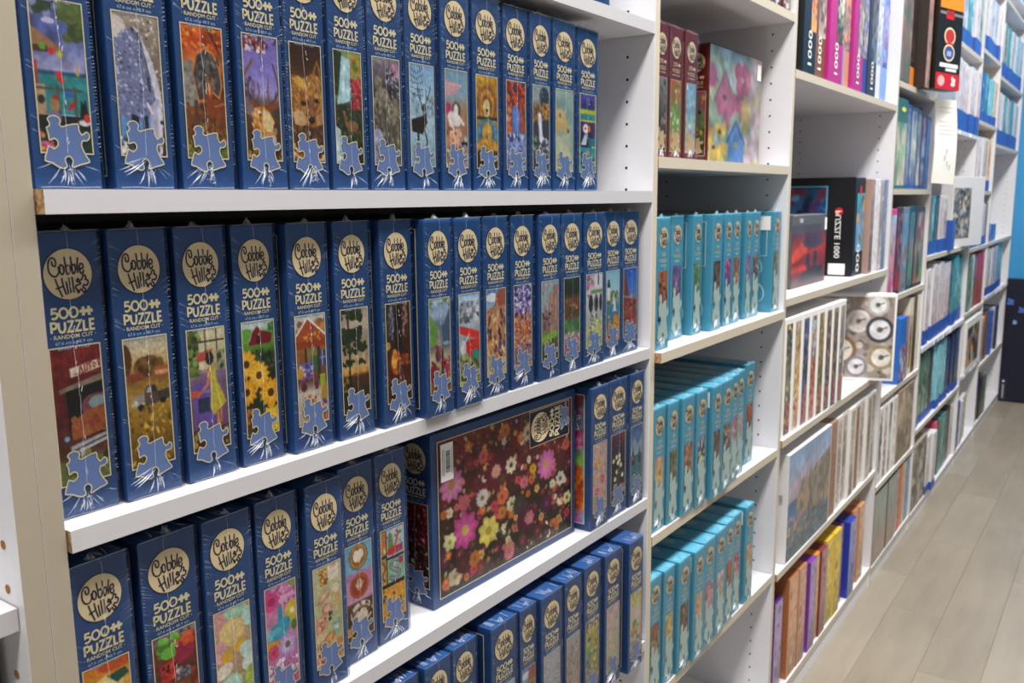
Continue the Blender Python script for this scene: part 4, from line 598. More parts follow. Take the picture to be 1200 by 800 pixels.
def flower_field():
    r = random.Random(12)
    ops = [('g', [(0, '7e2826'), (.4, '5c2424'), (.6, '3c2a22'), (1, '302820')]), ('n', .25, 9)]
    ops += [('s', 420, 0, 0, 1, 1, .004, .010, ['3c3c24', '5c5c34', '1e1a16', '6c2c34', '8c6c4c'], 3), ('s', 130, .02, .02, .98, .98, .004, .009, ['d8c8a8', 'c8a868', 'b8b48c', 'e0d8c8'], 5, 1.8)]
    ops += [('f', r.uniform(.02, .98), r.uniform(.02, .98), r.uniform(.02, .04), r.choice(['6c1c2c', '8c2c3c', '54203c', '7c3430', '4c4430', '5c2448']), r.choice(['a84c5c', '8c6c34', 'c87c8c']), r.choice([9, 12, 16]), 0.3) for _ in range(70)]
    cols = [('c87068', 'a04c44'), ('c8743c', '8c4420'), ('e0d8c0', 'c8b070'), ('8c2848', 'c85c7c'), ('6c1c34', '8c3c4c'), ('d8b070', 'a4703c'), ('c8485c', '8c2838'), ('54243c', '8c4c6c'), ('d07c30', 'f0b050')]
    for _ in range(150):
        c = r.choice(cols); ops.append(('f', r.uniform(.03, .97), r.uniform(.04, .96), r.uniform(.012, .030), c[0], c[1], r.choice([5, 6, 8, 12]), r.uniform(0, 6)))
    for x, y, q, c, ch, k, h2 in ((.09, .30, .075, 'cc7aa8', 'c89058', 10, 'd894bc'), (.78, .43, .075, 'd070b0', 'd8a070', 11, 'e088c0'), (.17, .63, .085, 'c04890', 'c8b060', 8, 'd060a4'), (.33, .71, .070, 'd8c860', 'c8a840', 7, 'e4d878'),
        (.38, .34, .075, '68142c', 'd8b8a0', 16, '7c2038'), (.62, .76, .075, '541838', 'd0808c', 14, '681c44'), (.39, .33, .034, 'd8a8a0', 'c8a040', 8, None), (.64, .76, .036, 'cc8088', 'c8a878', 6, None), (.5, .33, .042, 'e0d4bc', '3c3020', 8, None), (.90, .58, .040, 'd8d4c8', '3c4030', 7, None), (.63, .15, .040, 'd8ccb0', '8c6c30', 6, None),
        (.07, .66, .040, 'd8d8a0', '9ca05c', 6, None), (.67, .42, .028, 'e0b820', 'b87c18', 8, None), (.3, .2, .034, 'd06860', 'b04848', 9, None), (.17, .45, .040, 'c86074', '8c8450', 9, None), (.43, .52, .040, 'cc7448', '9c5030', 5, None), (.29, .47, .044, 'ccc8c8', '8c7434', 13, None), (.73, .22, .044, 'c8582c', 'a03c1c', 7, None), (.46, .08, .036, 'c87c30', 'a05820', 9, None),
        (.6, .49, .034, 'd07488', 'b05868', 8, None), (.5, .6, .038, 'd8d4a8', '788048', 7, None), (.43, .63, .034, 'c07c38', 'a05c28', 10, None), (.1, .9, .046, 'd0c4b0', 'b89838', 5, None), (.23, .85, .040, 'c07838', 'a05c2c', 9, None), (.48, .93, .042, 'd87c84', 'c86c78', 20, None), (.95, .34, .034, 'c86850', 'b05038', 9, None), (.96, .75, .036, 'd8d498', '4c5030', 6, None), (.86, .12, .05, '8c7c6c', '6c5c4c', 16, None),
        (.15, .84, .05, '54202c', '6c2c38', 14, None), (.78, .72, .05, '5c1c4c', '8c3c6c', 9, None), (.56, .63, .05, '484040', '5c5454', 18, None), (.43, .4, .03, '5c4030', '6c5040', 16, None)):
        ops.append(('f', x, y, q * 1.08, c, ch, k, 0.4, h2) if h2 else ('f', x, y, q * 1.08, c, ch, k, 0.4))
    return ops
ART['pressed_flowers'] = flower_field()
ART['birdhouses'] = [('g', [(0, '90b8d8'), (.25, 'a8c0b8'), (.5, '8ca484'), (.8, '94a8ac'), (1, '7c9c64')]), ('n', .15, 6), ('s', 120, 0, 0, 1, 1, .02, .05, ['a8c8e0', '6c9c6c', 'c8dce0', '88a870', 'b0c4d0', 'd8dca8'], 3), ('r', .78, 0, 1, 1, 'c4b4c8'), ('s', 60, .7, .1, 1, 1, .02, .05, ['d8b8cc', 'd0c890', 'b8c0c8', 'ccb0c0'], 9),
   ('s', 14, .5, .12, .75, .34, .03, .06, ['cc4c7c', 'b83c70', 'd86c94'], 4), ('s', 8, .02, .2, .15, .32, .03, .05, ['cc5088', 'd8749c'], 5), ('s', 12, .4, .42, .62, .54, .03, .05, ['c84478', 'b03464'], 6), ('p', [(.12, .44), (.28, .2), (.44, .44), (.4, .58), (.16, .58)], 'c85c84'), ('l', [(.1, .46), (.28, .2), (.46, .46)], .03, '9c5c6c'), ('e', .28, .42, .04, .025, '4c3444'), ('r', .26, .58, .38, .7, 'd0688c'), ('p', [(.6, .5), (.66, .34), (.76, .5), (.74, .7), (.62, .7)], 'd0b44c'),
   ('w', 'a8a8a4', .25), ('p', [(.36, .98), (.38, .78), (.5, .62), (.66, .78), (.66, .98)], '5c8cc8'), ('l', [(.34, .8), (.5, .62), (.68, .8)], .03, '4c6ca4'), ('e', .51, .82, .04, .025, 'b8a468'), ('s', 16, 0, .62, .32, .98, .03, .05, ['d8b440', 'e0c458', 'c89c2c'], 7), ('e', .2, .72, .03, .02, '5c3418'), ('e', .1, .86, .03, .02, '5c3418'), ('n', .22, 14, 3), ('w', '9c9c9c', .16)]
ART['canyon'] = [('g', [(0, '7c94b0'), (.2, '8c9cb8'), (.4, 'a89ca0'), (.6, '7c8488'), (1, '54606c')]), ('l', [(.1, .34), (.5, .2)], .04, 'b898a4'), ('l', [(.3, .3), (.8, .1)], .03, 'a0a4b4'), ('e', .1, .55, .22, .1, '54709 4'.replace(' ', '')), ('p', [(.22, .54), (.45, .38), (.7, .26), (1, .2), (1, .74), (.2, .72)], '7c7468'), ('p', [(.2, .5), (.45, .36), (.75, .26), (.7, .33), (.4, .44), (.2, .58)], 'b88c70'),
   ('s', 150, .25, .36, 1, .72, .012, .03, ['746c60', '988070', '5c6468', '8c8068'], 3, 3.4), ('p', [(0, .66), (.3, .62), (.6, .7), (1, .72), (1, 1), (0, 1)], '5c6c74'), ('s', 90, 0, .6, .5, .85, .012, .03, ['b08c7c', '7c7c80', 'a08478'], 8, .7), ('s', 120, 0, .72, 1, 1, .02, .05, ['66747c', '4c5864', '5c6870', '788084'], 5, .4), ('n', .1, 8)]
ART['gear_clocks'] = [('g', [(0, '9c8c84'), (1, 'a09890')]), ('s', 90, 0, 0, 1, 1, .02, .05, ['c8c0b8', '6c6058', 'a8a4a4', '84786c'], 3)] + [q for x, y, r, a, b in ((.34, .34, .16, '7c5040', 'c8a484'), (.62, .3, .14, 'd8d4d0', 'c4bcb8'), (.45, .66, .18, '8c6c4c', 'e0d8cc'), (.85, .4, .16, '44444c', 'd8d8dc'), (.88, .74, .15, '9c8c6c', 'dcd8d0'), (.62, .86, .13, '8c8490', 'e0dce0'), (.14, .5, .13, '6c6464', 'c8c4c4'), (.2, .8, .16, '8c8488', 'd4d0d4'), (.38, .92, .13, '54403c', 'c8b8a4'), (.44, .1, .13, '8c8c8c', 'b8b4b0'), (.14, .16, .12, 'a87c54', 'd0b89c'), (.82, .1, .13, 'b4b0ac', 'dcdcdc')) for q in
    (('e', x, y, r * .92, r * 1.0, a), ('e', x, y, r * .68, r * .74, b), ('e', x, y, r * .2, r * .22, '6c6460'), ('l', [(x, y), (x + r * .5, y - r * .2)], .012, '3c3430'))]
ART['lake_cherry'] = [('g', [(0, '28486c'), (.3, '3c6c9c'), (.55, '4c84bc'), (.6, '2c6cb4'), (1, '1c4c9c')]), ('e', .4, .06, .3, .05, '8c3040'), ('l', [(.3, 1), (.36, .5), (.28, 0)], .1, '141c2c'), ('l', [(.34, .4), (.6, .1)], .04, '18202c'), ('s', 44, 0, .0, 1, .4, .03, .07, ['1c3054', '24406c', '5c8cb4', '6c2c40'], 3), ('e', .15, .5, .3, .2, '243c64'), ('s', 20, .6, .2, 1, .5, .03, .06, ['182850', '2c3c78'], 5), ('r', .5, .5, 1, 1, '2c74c8'), ('n', .12, 6)]
ART['red_sunset'] = [('g', [(0, '4c484c'), (.14, '54484c'), (.16, '5c3438'), (.4, 'a83828'), (.6, '7c2c2c'), (1, '54403c')]), ('e', .25, .42, .3, .1, 'c84c2c', -15), ('e', .6, .3, .3, .1, '4c3c48'), ('p', [(.4, .7), (.4, .5), (.5, .48), (.52, .7), (.6, .7), (.62, .44), (.72, .46), (.72, .7), (.9, .7), (.95, .9), (.2, .9)], '3c3438'), ('e', .15, .7, .3, .06, 'b8402c'), ('n', .12, 8)]
ART['rocky_pile'] = [('g', [(0, '6c6454'), (1, '6c747c')]), ('s', 200, 0, 0, 1, 1, .03, .07, ['8c7c64', '4c443c', '9ca4a8', 'a88c74', '5c6470', '2c2824', 'c4b8a0'], 3)]
ART['brown_study'] = [('g', [(0, '8c7c6c'), (.5, '9c8c78'), (1, '84745f')]), ('s', 50, .1, .1, .9, .8, .04, .09, ['6c5c50', 'a89884', '7c6c60', 'b4a48c'], 4), ('n', .15, 6)]
ART['misty_reeds'] = [('g', [(0, '8c9490'), (.5, '949488'), (.8, 'a48c7c'), (1, '9c9488')]), ('n', .12, 5), ('e', .5, .8, .3, .1, 'b09480', 0, .6)]
ART['figures'] = [('g', [(0, 'd8d0c8'), (1, 'b8a898')]), ('s', 60, 0, 0, 1, 1, .05, .1, ['3c2c28', '8c4434', '4c5c34', 'd8c8b8', 'c88c44', '2c4c6c'], 5)]
def random_art(seed, pal, n=46, r=.09, st=1.4):
    rd = random.Random(seed); c = list(pal)
    return [('g', [(0, c[0]), (.5, c[1]), (1, c[-1])]), ('s', n, 0, 0, 1, 1, r * .4, r, c, seed, st), ('n', .15, 5, seed)]
# ------------------------------------------------------------------ floor, ceiling, walls
def structure(o): o['kind'] = 'structure'; return o
mb = MB(); mb.box(-3, 9, -4.5, 0.40, -0.06, -0.006, mat('floor_underlay', '8f8576', 0.8))
floor = structure(link('floor', mb.mesh('floor')))
PLK = []
for i, c in enumerate(('958B7C', '928878', '988E7F', '968E82', '908677', '978D7E')):
    m = mat('floor_plank_%d' % i, c, 0.34, 0.4)
    nt = m.node_tree; b = nt.nodes['Principled BSDF']
    tc = nt.nodes.new('ShaderNodeTexCoord'); mp = nt.nodes.new('ShaderNodeMapping'); mp.inputs['Scale'].default_value = (3.5, 26, 1); mp.inputs['Location'].default_value = (i * 3.1, i * 1.7, 0)
    n = nt.nodes.new('ShaderNodeTexNoise'); n.inputs['Scale'].default_value = 1.0; n.inputs['Detail'].default_value = 6; n.inputs['Roughness'].default_value = .6
    n2 = nt.nodes.new('ShaderNodeTexNoise'); n2.inputs['Scale'].default_value = 2.6; n2.inputs['Detail'].default_value = 2
    r = nt.nodes.new('ShaderNodeValToRGB'); cc = srgb(c)
    r.color_ramp.elements[0].position = .3; r.color_ramp.elements[0].color = (*[v * .78 for v in cc], 1)
    r.color_ramp.elements[1].position = .68; r.color_ramp.elements[1].color = (*[v * 1.10 for v in cc], 1)
    mx = nt.nodes.new('ShaderNodeMath'); mx.operation = 'ADD'; ml = nt.nodes.new('ShaderNodeMath'); ml.operation = 'MULTIPLY'; ml.inputs[1].default_value = .5
    nt.links.new(tc.outputs['Object'], mp.inputs[0]); nt.links.new(mp.outputs[0], n.inputs['Vector']); nt.links.new(tc.outputs['Object'], n2.inputs['Vector'])
    nt.links.new(n.outputs['Fac'], mx.inputs[0]); nt.links.new(n2.outputs['Fac'], mx.inputs[1]); nt.links.new(mx.outputs[0], ml.inputs[0]); nt.links.new(ml.outputs[0], r.inputs[0]); nt.links.new(r.outputs[0], b.inputs['Base Color'])
    PLK.append(m)
rd = random.Random(5)
PW = 0.140
row = 0; y1 = 0.055
while y1 > -1.55:
    x = 0.9 - rd.uniform(0, .7)
    while x < 5.82:
        L = rd.choice((.61, .915, 1.22))
        xe = min(x + L, 5.82)
        key = ('plank', round(xe - x, 3), rd.randint(0, 5))
        if key not in _artcache:
            k = MB(); g = .0002; w = xe - x; t = .0005
            k.v = [(g, g, -.006), (w - g, g, -.006), (w - g, PW - g, -.006), (g, PW - g, -.006), (g, g, -t), (w - g, g, -t), (w - g, PW - g, -t), (g, PW - g, -t),
                   (g + t, g + t, 0), (w - g - t, g + t, 0), (w - g - t, PW - g - t, 0), (g + t, PW - g - t, 0)]
            k.f = [[0, 1, 5, 4], [1, 2, 6, 5], [2, 3, 7, 6], [3, 0, 4, 7], [4, 5, 9, 8], [5, 6, 10, 9], [6, 7, 11, 10], [7, 4, 8, 11], [8, 9, 10, 11]]
            k.mi = [0] * 9; k.mats = [PLK[key[2]]]; _artcache[key] = k.mesh('plank')
        link('plank', _artcache[key], floor, (x, y1 - PW, 0))
        x = xe
    y1 -= PW; row += 1
mb = MB(); mb.box(-3, 9, -4.5, -1.55, -0.006, 0.0, PLK[0]); o = link('plank_field', mb.mesh('plank_field'), floor); o['kind'] = 'stuff'
mb = MB(); mb.box(-3, 0.85, -1.55, 0.40, -0.006, 0.0, PLK[2]); o = link('plank_field', mb.mesh('plank_field'), floor); o['kind'] = 'stuff'
mb = MB(); mb.box(-3, 9, -4.5, 0.40, CEIL, CEIL + .05, mat('ceiling_tile', 'D8D8D4', 0.9)); structure(link('ceiling', mb.mesh('ceiling')))
mb = MB(); mb.box(-3, 9, .345, .40, 0, CEIL, mat('shop_wall', 'CFCFCB', 0.9)); structure(link('wall_back', mb.mesh('wall_back')))
M_SKYW = mat('light_blue_paint', '3F97CF', 0.6, 0.3, 0.03, 3)
mb = MB(); mb.box(5.83, 5.90, -4.5, .345, 0, CEIL, M_SKYW); wall_end = structure(link('wall_right', mb.mesh('wall_right')))
# lamps' housings
for i, x in enumerate(LIGHT_X):
    t = thing('ceiling_light', 'rectangular ceiling light above the aisle, number %s from the near end' % ('one', 'two', 'three', 'four', 'five')[i], 'ceiling light', (x, LAMP_Y, CEIL - .03))
    mb = MB(); f = mat('lamp_frame', 'E4E4E4', .4)
    for a in ((-.75, .75, -.20, -.18), (-.75, .75, .18, .20), (-.75, -.735, -.18, .18), (.735, .75, -.18, .18)): mb.box(a[0], a[1], a[2], a[3], -.02, .03, f)
    link('frame', mb.mesh('frame'), t)
    mb = MB(); mb.box(-.735, .735, -.18, .18, .01, .03, mat('lamp_tray', 'F2F2F2', .6)); link('tray', mb.mesh('tray'), t)

# navy poster board at the foot of the end wall
t = thing('display_board', 'dark navy display board with scattered blue jigsaw pieces, against the light blue end wall', 'sign', (5.80, -1.0, 0.0))
link('board', bevel_box('board', -.012, .022, -1.2, 1.0, .003, .725, mat('navy_board', '15192c', .45, .4, .25, 4), .003), t)
mb = MB()
for (y, z, s, c) in ((-.026, .59, 1.5, '4F74C8'), (-.085, .545, 1.3, '4a70c4'), (-.056, .472, .9, '8FB0E4'), (-.19, .60, 1.4, '3c5cb0'), (-.26, .47, 1.3, '5a80d0'), (-.36, .58, 1.2, '4a70c4')):
    m = mat('board_piece_' + c, c, .5)
    poly_mesh(mb, PIECE_S, m, lambda u, v, y=y, z=z, s=s: (-.0128, 1.0 + y - u * s * .8, z + (v - .03) * s * .8))
link('jigsaw_piece_print', mb.mesh('jigsaw_piece_print'), t)
mb = MB(); S = lambda u, v: (-.0130, 1.0 + u, v)
frame(mb, -.036, -.008, .012, .135, .0014, mat('board_grey', '5c6072', .5), S)
disc(mb, -.022, .122, .006, M_WTXT, S, 16); mb.face([S(-.026, .022), S(-.018, .022), S(-.018, .104), S(-.026, .104)], mat('sign_white', 'a8aab4', .5))
link('small_notice_print', mb.mesh('small_notice_print'), t)

# ------------------------------------------------------------------ bookcases
DEP = 0.315; TH = 0.0163; TOPZ = 2.20
_holes = {}
def holes(n, z0, r=.0021, mt=None):
    k = (n, round(z0, 4), r)
    if k in _holes: return _holes[k]
    mb = MB()
    for yy in (.044, .272):
        for i in range(n):
            z = z0 + .032 * i
            mb.face([(-.0004, yy + r * math.cos(a), z + r * math.sin(a)) for a in np.linspace(2 * math.pi, 0, 11)[:-1]], mt or M_HOLE)
    _holes[k] = mb.mesh('peg_holes'); return _holes[k]
def side_panel(parent, x0, x1, edge=M_EDGE):
    """x0..x1, front edge banded"""
    touching = .26 < x0 < .28
    me = bevel_box('side_panel', x0, x1, 0, DEP, 0, TOPZ, M_WHITE, .00012 if touching else .0006, {'f': edge, ('r' if x0 < .27 else 'l'): edge if touching else M_WHITE}, 1)
    return link('side_panel', me, parent)
def shelf(parent, x0, x1, z, y0=0.0, y1=0.0, edge=M_EDGE, dx=0.0025):
    mb = MB(); a = x0 + dx; b = x1 - .0008; zb = z - TH; yb = DEP - .004
    mb.v = [(a, y0, zb), (b, y1, zb), (b, yb, zb), (a, yb, zb), (a, y0, z), (b, y1, z), (b, yb, z), (a, yb, z)]
    mb.f = [[0, 3, 2, 1], [4, 5, 6, 7], [0, 1, 5, 4], [2, 3, 7, 6], [3, 0, 4, 7], [1, 2, 6, 5]]
    mb.mi = [0, 0, 1, 0, 2, 2]; mb.mats = [M_WHITE, edge, M_CHIP]
    o = link('shelf', mb.mesh('shelf'), parent); return o
def bookcase(label, xl, xr, shelves, edge, hz, left_panel=None, edge_side=None):
    t = thing('bookcase', label, 'bookcase', ((xl + xr) / 2, 0, 0), 0, None)
    inv = -(xl + xr) / 2
    def P(o): o.location.x = inv; return o
    if left_panel: P(side_panel(t, left_panel[0], left_panel[1], edge_side or M_EDGE))
    P(side_panel(t, xr, xr + (.0163 if xl < 0 else .0161), M_EDGE_L if xl < 0 else M_EDGE))
    h = link('peg_holes', holes(62, hz), t, (xr + inv, 0, 0)); h['kind'] = 'stuff'
    for s in shelves:
        z, y0, y1 = s if isinstance(s, tuple) else (s, 0.0, 0.0)
        P(shelf(t, xl, xr, z, y0, y1, edge))
    P(link('back_panel', bevel_box('back_panel', xl, xr, DEP, DEP + .006, 0, TOPZ, mat('back_board', 'CFCCC8', .6), .0005, None, 1), t))
    P(link('top_board', bevel_box('top_board', xl, xr, 0, DEP, TOPZ - TH, TOPZ, M_WHITE, .0005, None, 1), t))
    P(link('plinth', bevel_box('plinth', xl, xr, .004, .018, 0, min(s if not isinstance(s, tuple) else s[0] for s in shelves) - TH, M_WHITE, .0005, None, 1), t))
    return t
ME_ = M_EDGE
bookcase('white bookcase cut off by the left edge of the picture, nearly empty', -.64, .2615, [1.62, 1.25, (.9346, .008, .008), (.69, .008, .008), .08], M_EDGE_W, .98, (-.656, -.64), edge_side=M_EDGE_L)
b0 = MB()
for z in (.977, .945, .882, .85, 1.06):
    b0.face([(.2611, .020 + .0034 * math.cos(a), z + .0034 * math.sin(a)) for a in np.linspace(2 * math.pi, 0, 13)[:-1]], M_HOLEW)
bk = [o for o in COL.objects if o.name == 'bookcase'][0]
o = link('peg_hole_row', b0.mesh('peg_hole_row'), bk, (-(-.64 + .2615) / 2, 0, 0)); o['kind'] = 'stuff'
bookcase('nearest white bookcase, full of dark blue puzzle boxes', .2938, 1.196, [1.85, 1.4545, (1.2148, -.0085, .0), (.9799, -.002, 0), (.7413, 0, 0), .502, .26, .08], M_EDGE_W, 1.2178 - .032 * 36, (.2782, .2938), edge_side=M_EDGE_L)
bookcase('narrow white bookcase holding teal puzzle boxes, beside the blue ones', 1.2121, 1.815, [1.88, 1.563, (1.2657, 0, 0), (.9697, -.010, -.004), (.6706, 0, 0), .385, .08], ME_, 1.272 - .032 * 38)
bookcase('wide white bookcase holding the black boxed puzzle and the clocks puzzle', 1.831, 2.743, [1.95, 1.459, .9915, (.684, -.004, 0), (.378, -.004, 0), .065], ME_, 1.24 - .032 * 37)
bookcase('narrow white bookcase behind the hanging paper notice', 2.759, 3.317, [1.90, 1.53, 1.224, .90, .60, .316, .055], ME_, 1.24 - .032 * 37)
bookcase('wide white bookcase of white and blue puzzle boxes, fifth along the aisle', 3.333, 4.270, [2.12, 1.767, 1.45, .993, .668, .367, .05], ME_, 1.24 - .032 * 37)
bookcase('narrow white bookcase second from the blue end wall', 4.286, 4.845, [2.12, 1.814, 1.52, (1.22), .969, .682, .40, .05], ME_, 1.24 - .032 * 37)
bookcase('last white bookcase, next to the light blue end wall', 4.861, 5.800, [2.12, 1.762, 1.446, .971, .700, .355, .05], ME_, 1.24 - .032 * 37)

# ------------------------------------------------------------------ wrapped 50 mm puzzle boxes (blue, teal, maroon)
rb = random.Random(3); _n = [0]
def wrapped(kind, x0, x1, y, z, art, label, group, res=20, rz=0.0, left=None, right=None, sy=1.0, tilt=0.0, cut=None):
    nm = {'blue': 'blue_puzzle_box', 'teal': 'teal_puzzle_box', 'maroon': 'maroon_puzzle_box'}[kind]
    z += .0004
    if rz: loc = (x0, y + BW / 2, z)
    else: loc = ((x0 + x1) / 2, y, z)
    t = thing(nm, label, 'puzzle box', loc, math.radians(rz + tilt), group)
    if not rz: t.scale.x = (x1 - x0 - .0016) / BW
    t.scale.y = sy
    link('carton', {'blue': ME_BLUE, 'teal': ME_TEAL, 'maroon': ME_MAROON}[kind], t)
    link('label_print', {'blue': ME_BPRINT, 'teal': ME_TPRINT, 'maroon': ME_MPRINT}[kind], t)
    if isinstance(art, str): key, ops = art, ART[art]
    else: key, ops = ('rnd', art[0]), random_art(*art)
    if kind == 'blue': w = (PX0, PX1, PZ0, PZ1)
    elif kind == 'teal': w = (-.0165, .0165, .045, .1235)
    else: w = (PX0, PX1, .0125, PZ1)
    link('picture', art_mesh(key, ops, *w, res, FRP), t)
    if kind == 'blue': link('puzzle_piece_print', ME_PIECE, t)
    _n[0] += 1
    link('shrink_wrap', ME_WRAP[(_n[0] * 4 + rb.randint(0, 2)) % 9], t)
    return t
LFP = lambda y, z: (-BW / 2 - .0001, y, z)
RFP = lambda y, z: (BW / 2 + .0001, y, z)
def side_art(t, key, sgn, res, inset=.010):
    m = art_mesh(key, ART[key], inset, BL - inset, inset, BH - inset, res, RFP if sgn > 0 else LFP)
    o = link('broad_face_picture', m, t); return o
# a lone box on the shelf above, only its foot in view
t = wrapped('blue', .806, 0, .012, 1.4545, 'snow_village', 'blue puzzle box with a wintry pale picture, only its foot showing at the very top', None, 24, -90)
side_art(t, 'snow_village', 1, 60)
# --- top row in view
R1 = [(.3014, .3507, .013, 'beach_dogs', 'tropical beach with dogs and parrots', 44), (.3586, .408, .012, 'grey_horse', 'dapple grey horse grazing', 44), (.4142, .4641, .013, 'mare_foal', 'grey mare and brown foal in orange light', 40),
      (.4689, .5176, .011, 'antler_deer', 'antlered deer under a violet sky', 40), (.5185, .5669, .012, 'fox_face', 'brown furry fox face', 36), (.5683, .6151, .011, 'waterfall_deer', 'waterfall, red tree and small deer', 36),
      (.6184, .6688, .012, 'wolves', 'grey wolves in snow under a pink sky', 32), (.6705, .7205, .012, 'snow_stag', 'dark stag in blue snow below bare branches', 32), (.7222, .7721, .009, 'kitten_logs', 'kitten climbing over cut logs', 28),
      (.7759, .8289, .010, 'beehive_dogs', 'yellow and blue arches', 28), (.8338, .8861, .011, 'autumn_stream', 'violet stream among orange autumn trees', 28), (.887, .9358, .010, 'canyon_falls', 'white waterfall with orange bushes', 26),
      (.9369, .9923, .010, 'polar_bear', 'cream bear on pale green', 24), (.998, 1.0541, .012, 'three_panels', 'three small panels with a puffin', 26)]
for x0, x1, y, a, d, r in R1: wrapped('blue', x0, x1, y, 1.2148, a, 'blue puzzle box picturing ' + d + ', top row', 'blue puzzle boxes on the top row', r)
R2 = [(.2985, .3488, .0225, 'barn_auto', 'a rusty car in a red barn with AUTO sign', 56), (.3511, .4003, .0185, 'field_truck', 'an old truck in a golden field', 46), (.4045, .4524, .0175, 'yellow_dress', 'a girl in a yellow dress', 46),
      (.4575, .5037, .0175, 'barn_sunflowers', 'sunflowers below a red barn', 46), (.5088, .5567, .0105, 'autumn_market', 'an orange-roofed autumn market', 42), (.5622, .6104, .009, 'pine_sunset', 'a tall pine against a sunset', 38),
      (.6183, .6668, .005, 'campfire', 'a campfire in dark woods', 34), (.6722, .7178, -.005, 'red_motorcycle', 'a red motorcycle below green mountains', 32), (.7232, .7719, -.003, 'red_seaplane', 'a red seaplane before grey peaks', 30),
      (.7785, .8282, .0015, 'village_street', 'a sunny village street with tiled roofs', 28), (.8335, .8833, .0025, 'violet_collage', 'a crowded violet and orange scene', 28), (.8904, .942, .001, 'stone_church', 'a stone church over a green lawn', 26),
      (.9449, .9977, .0025, 'forest_lake', 'dark forest trunks over pink flowers', 26), (1.0027, 1.0609, .004, 'white_porch', 'a white porch with pink blossom', 24), (1.0659, 1.1177, .0085, 'lighthouse', 'a lighthouse and sailing boats', 24),
      (1.1189, 1.1752, .010, 'red_boathouse', 'a red boathouse under a deep blue sky', 22)]
for x0, x1, y, a, d, r in R2: wrapped('blue', x0, x1, y, .9799, a, 'blue puzzle box picturing ' + d + ', second row', 'blue puzzle boxes on the second row', r)
R3 = [(.296, .3452, .013, 'citrus', 'orange citrus slices', 40), (.352, .4045, .0135, 'spice_pots', 'red pots of sweets and spices', 44), (.4065, .4553, .010, 'egg_cookies', 'pastel egg biscuits', 44), (.4608, .508, .012, 'bluebird_flowers', 'a bluebird among pink and purple flowers', 44),
      (.5145, .5615, .009, 'desserts', 'drawn cakes and an ice cream cone on beige', 40), (.567, .6163, .0215, 'latte_hearts', 'coffee cups with milk foam hearts', 36), (.6195, .6672, .0235, 'letter_tiles', 'bright letter tiles', 36)]
for x0, x1, y, a, d, r in R3: wrapped('blue', x0, x1, y, .7413, a, 'blue puzzle box picturing ' + d + ', third row', 'blue puzzle boxes on the third row', r)
t = wrapped('blue', .715, 0, .0285, .7413, 'pressed_flowers', 'blue puzzle box turned face out, showing many small flowers on a dark ground', None, 34, -90, tilt=-1.2, sy=1.0755)
side_art(t, 'pressed_flowers', 1, 150)
mb = MB(); G = lambda y, z: (BW / 2 + .0006, y, z)
frame(mb, .0092, BL - .0092, .0092, BH - .0092, .0010, M_CREAM2, G)
link('picture_border', mb.mesh('picture_border'), t)
mb = MB(); px0, px1, pz0, pz1 = .176, .262, .146, .194
mb.face([(BW / 2 + .0004, px0, pz0), (BW / 2 + .0004, px1, pz0), (BW / 2 + .0004, px1, pz1), (BW / 2 + .0004, px0, pz1)], M_NAVY)
frame(mb, px0, px1, pz0, pz1, .0009, M_CREAM2, G)
RG = lambda u, v, e=0: (BW / 2 + .0006 + e, .198 - v, .170 + u)                       # lettering turned a quarter
logo(mb, 0, 0, .0195, RG)
R2_ = lambda u, v: (BW / 2 + .0008, .231 - v, .170 + u)
x = block(mb, '500', -.018, .0035, .0085, .0022, M_CREAM2, R2_); hash_piece(mb, x + .006, .0075, .008, M_CREAM2, R2_); block(mb, 'PUZZLE', -.0195, -.0085, .0088, .0022, M_CREAM2, R2_)
P2 = lambda u, v: (BW / 2 + .0009, 0.251 + (v - .031) * .62, .174 + u * 1.05)
poly_mesh(mb, PIECE_S, M_PIECE, P2); stroke(mb, PIECE_S, .0009, M_CREAM2, lambda u, v: (BW / 2 + .0011, 0.251 + (v - .031) * .62, .174 + u * 1.05), True)
link('corner_label', mb.mesh('corner_label'), t)
st = link('price_sticker', bevel_box('price_sticker', BW / 2 + .0012, BW / 2 + .0015, .014, .034, .148, .192, M_PAPER, .00005, None, 1), t); st['label'] = 'white price sticker with a bar code'
mb = MB(); z = .158
rr = random.Random(2)
while z < .184:
    w = rr.choice((.0004, .0007, .001)); mb.face([(BW / 2 + .0017, .022, z), (BW / 2 + .0017, .029, z), (BW / 2 + .0017, .029, z + w), (BW / 2 + .0017, .022, z + w)], M_BLACK); z += w + rr.choice((.0005, .0009))
for yy in (.0165, .0188, .0312): mb.face([(BW / 2 + .0017, yy, .155), (BW / 2 + .0017, yy + .0007, .155), (BW / 2 + .0017, yy + .0007, .186), (BW / 2 + .0017, yy, .186)], mat('grey_text', '7c7c80', .5))
link('bar_code', mb.mesh('bar_code'), st)
t = wrapped('blue', 1.0212, 1.0725, .002, .7413, 'pastel_blooms', 'blue puzzle box with pastel blossoms and a rainbow-flower side, right of the face-out flower box', None, 26)
side_art(t, 'cookie_rainbow', -1, 90)
o = link('puzzle_piece_print', ME_PIECE, t, (-BW / 2 + .0004, .034, .128), (0, 0, math.radians(-90)))
for x0, x1, y, a, d, r in ((1.0765, 1.134, .0045, 'white_tulips', 'white tulips on dark red', 26), (1.137, 1.1865, .0035, 'blue_peaks', 'blue peaks and firs', 24)):
    wrapped('blue', x0, x1, y, .7413, a, 'blue puzzle box picturing ' + d + ', right end of third row', 'blue puzzle boxes on the third row', r)
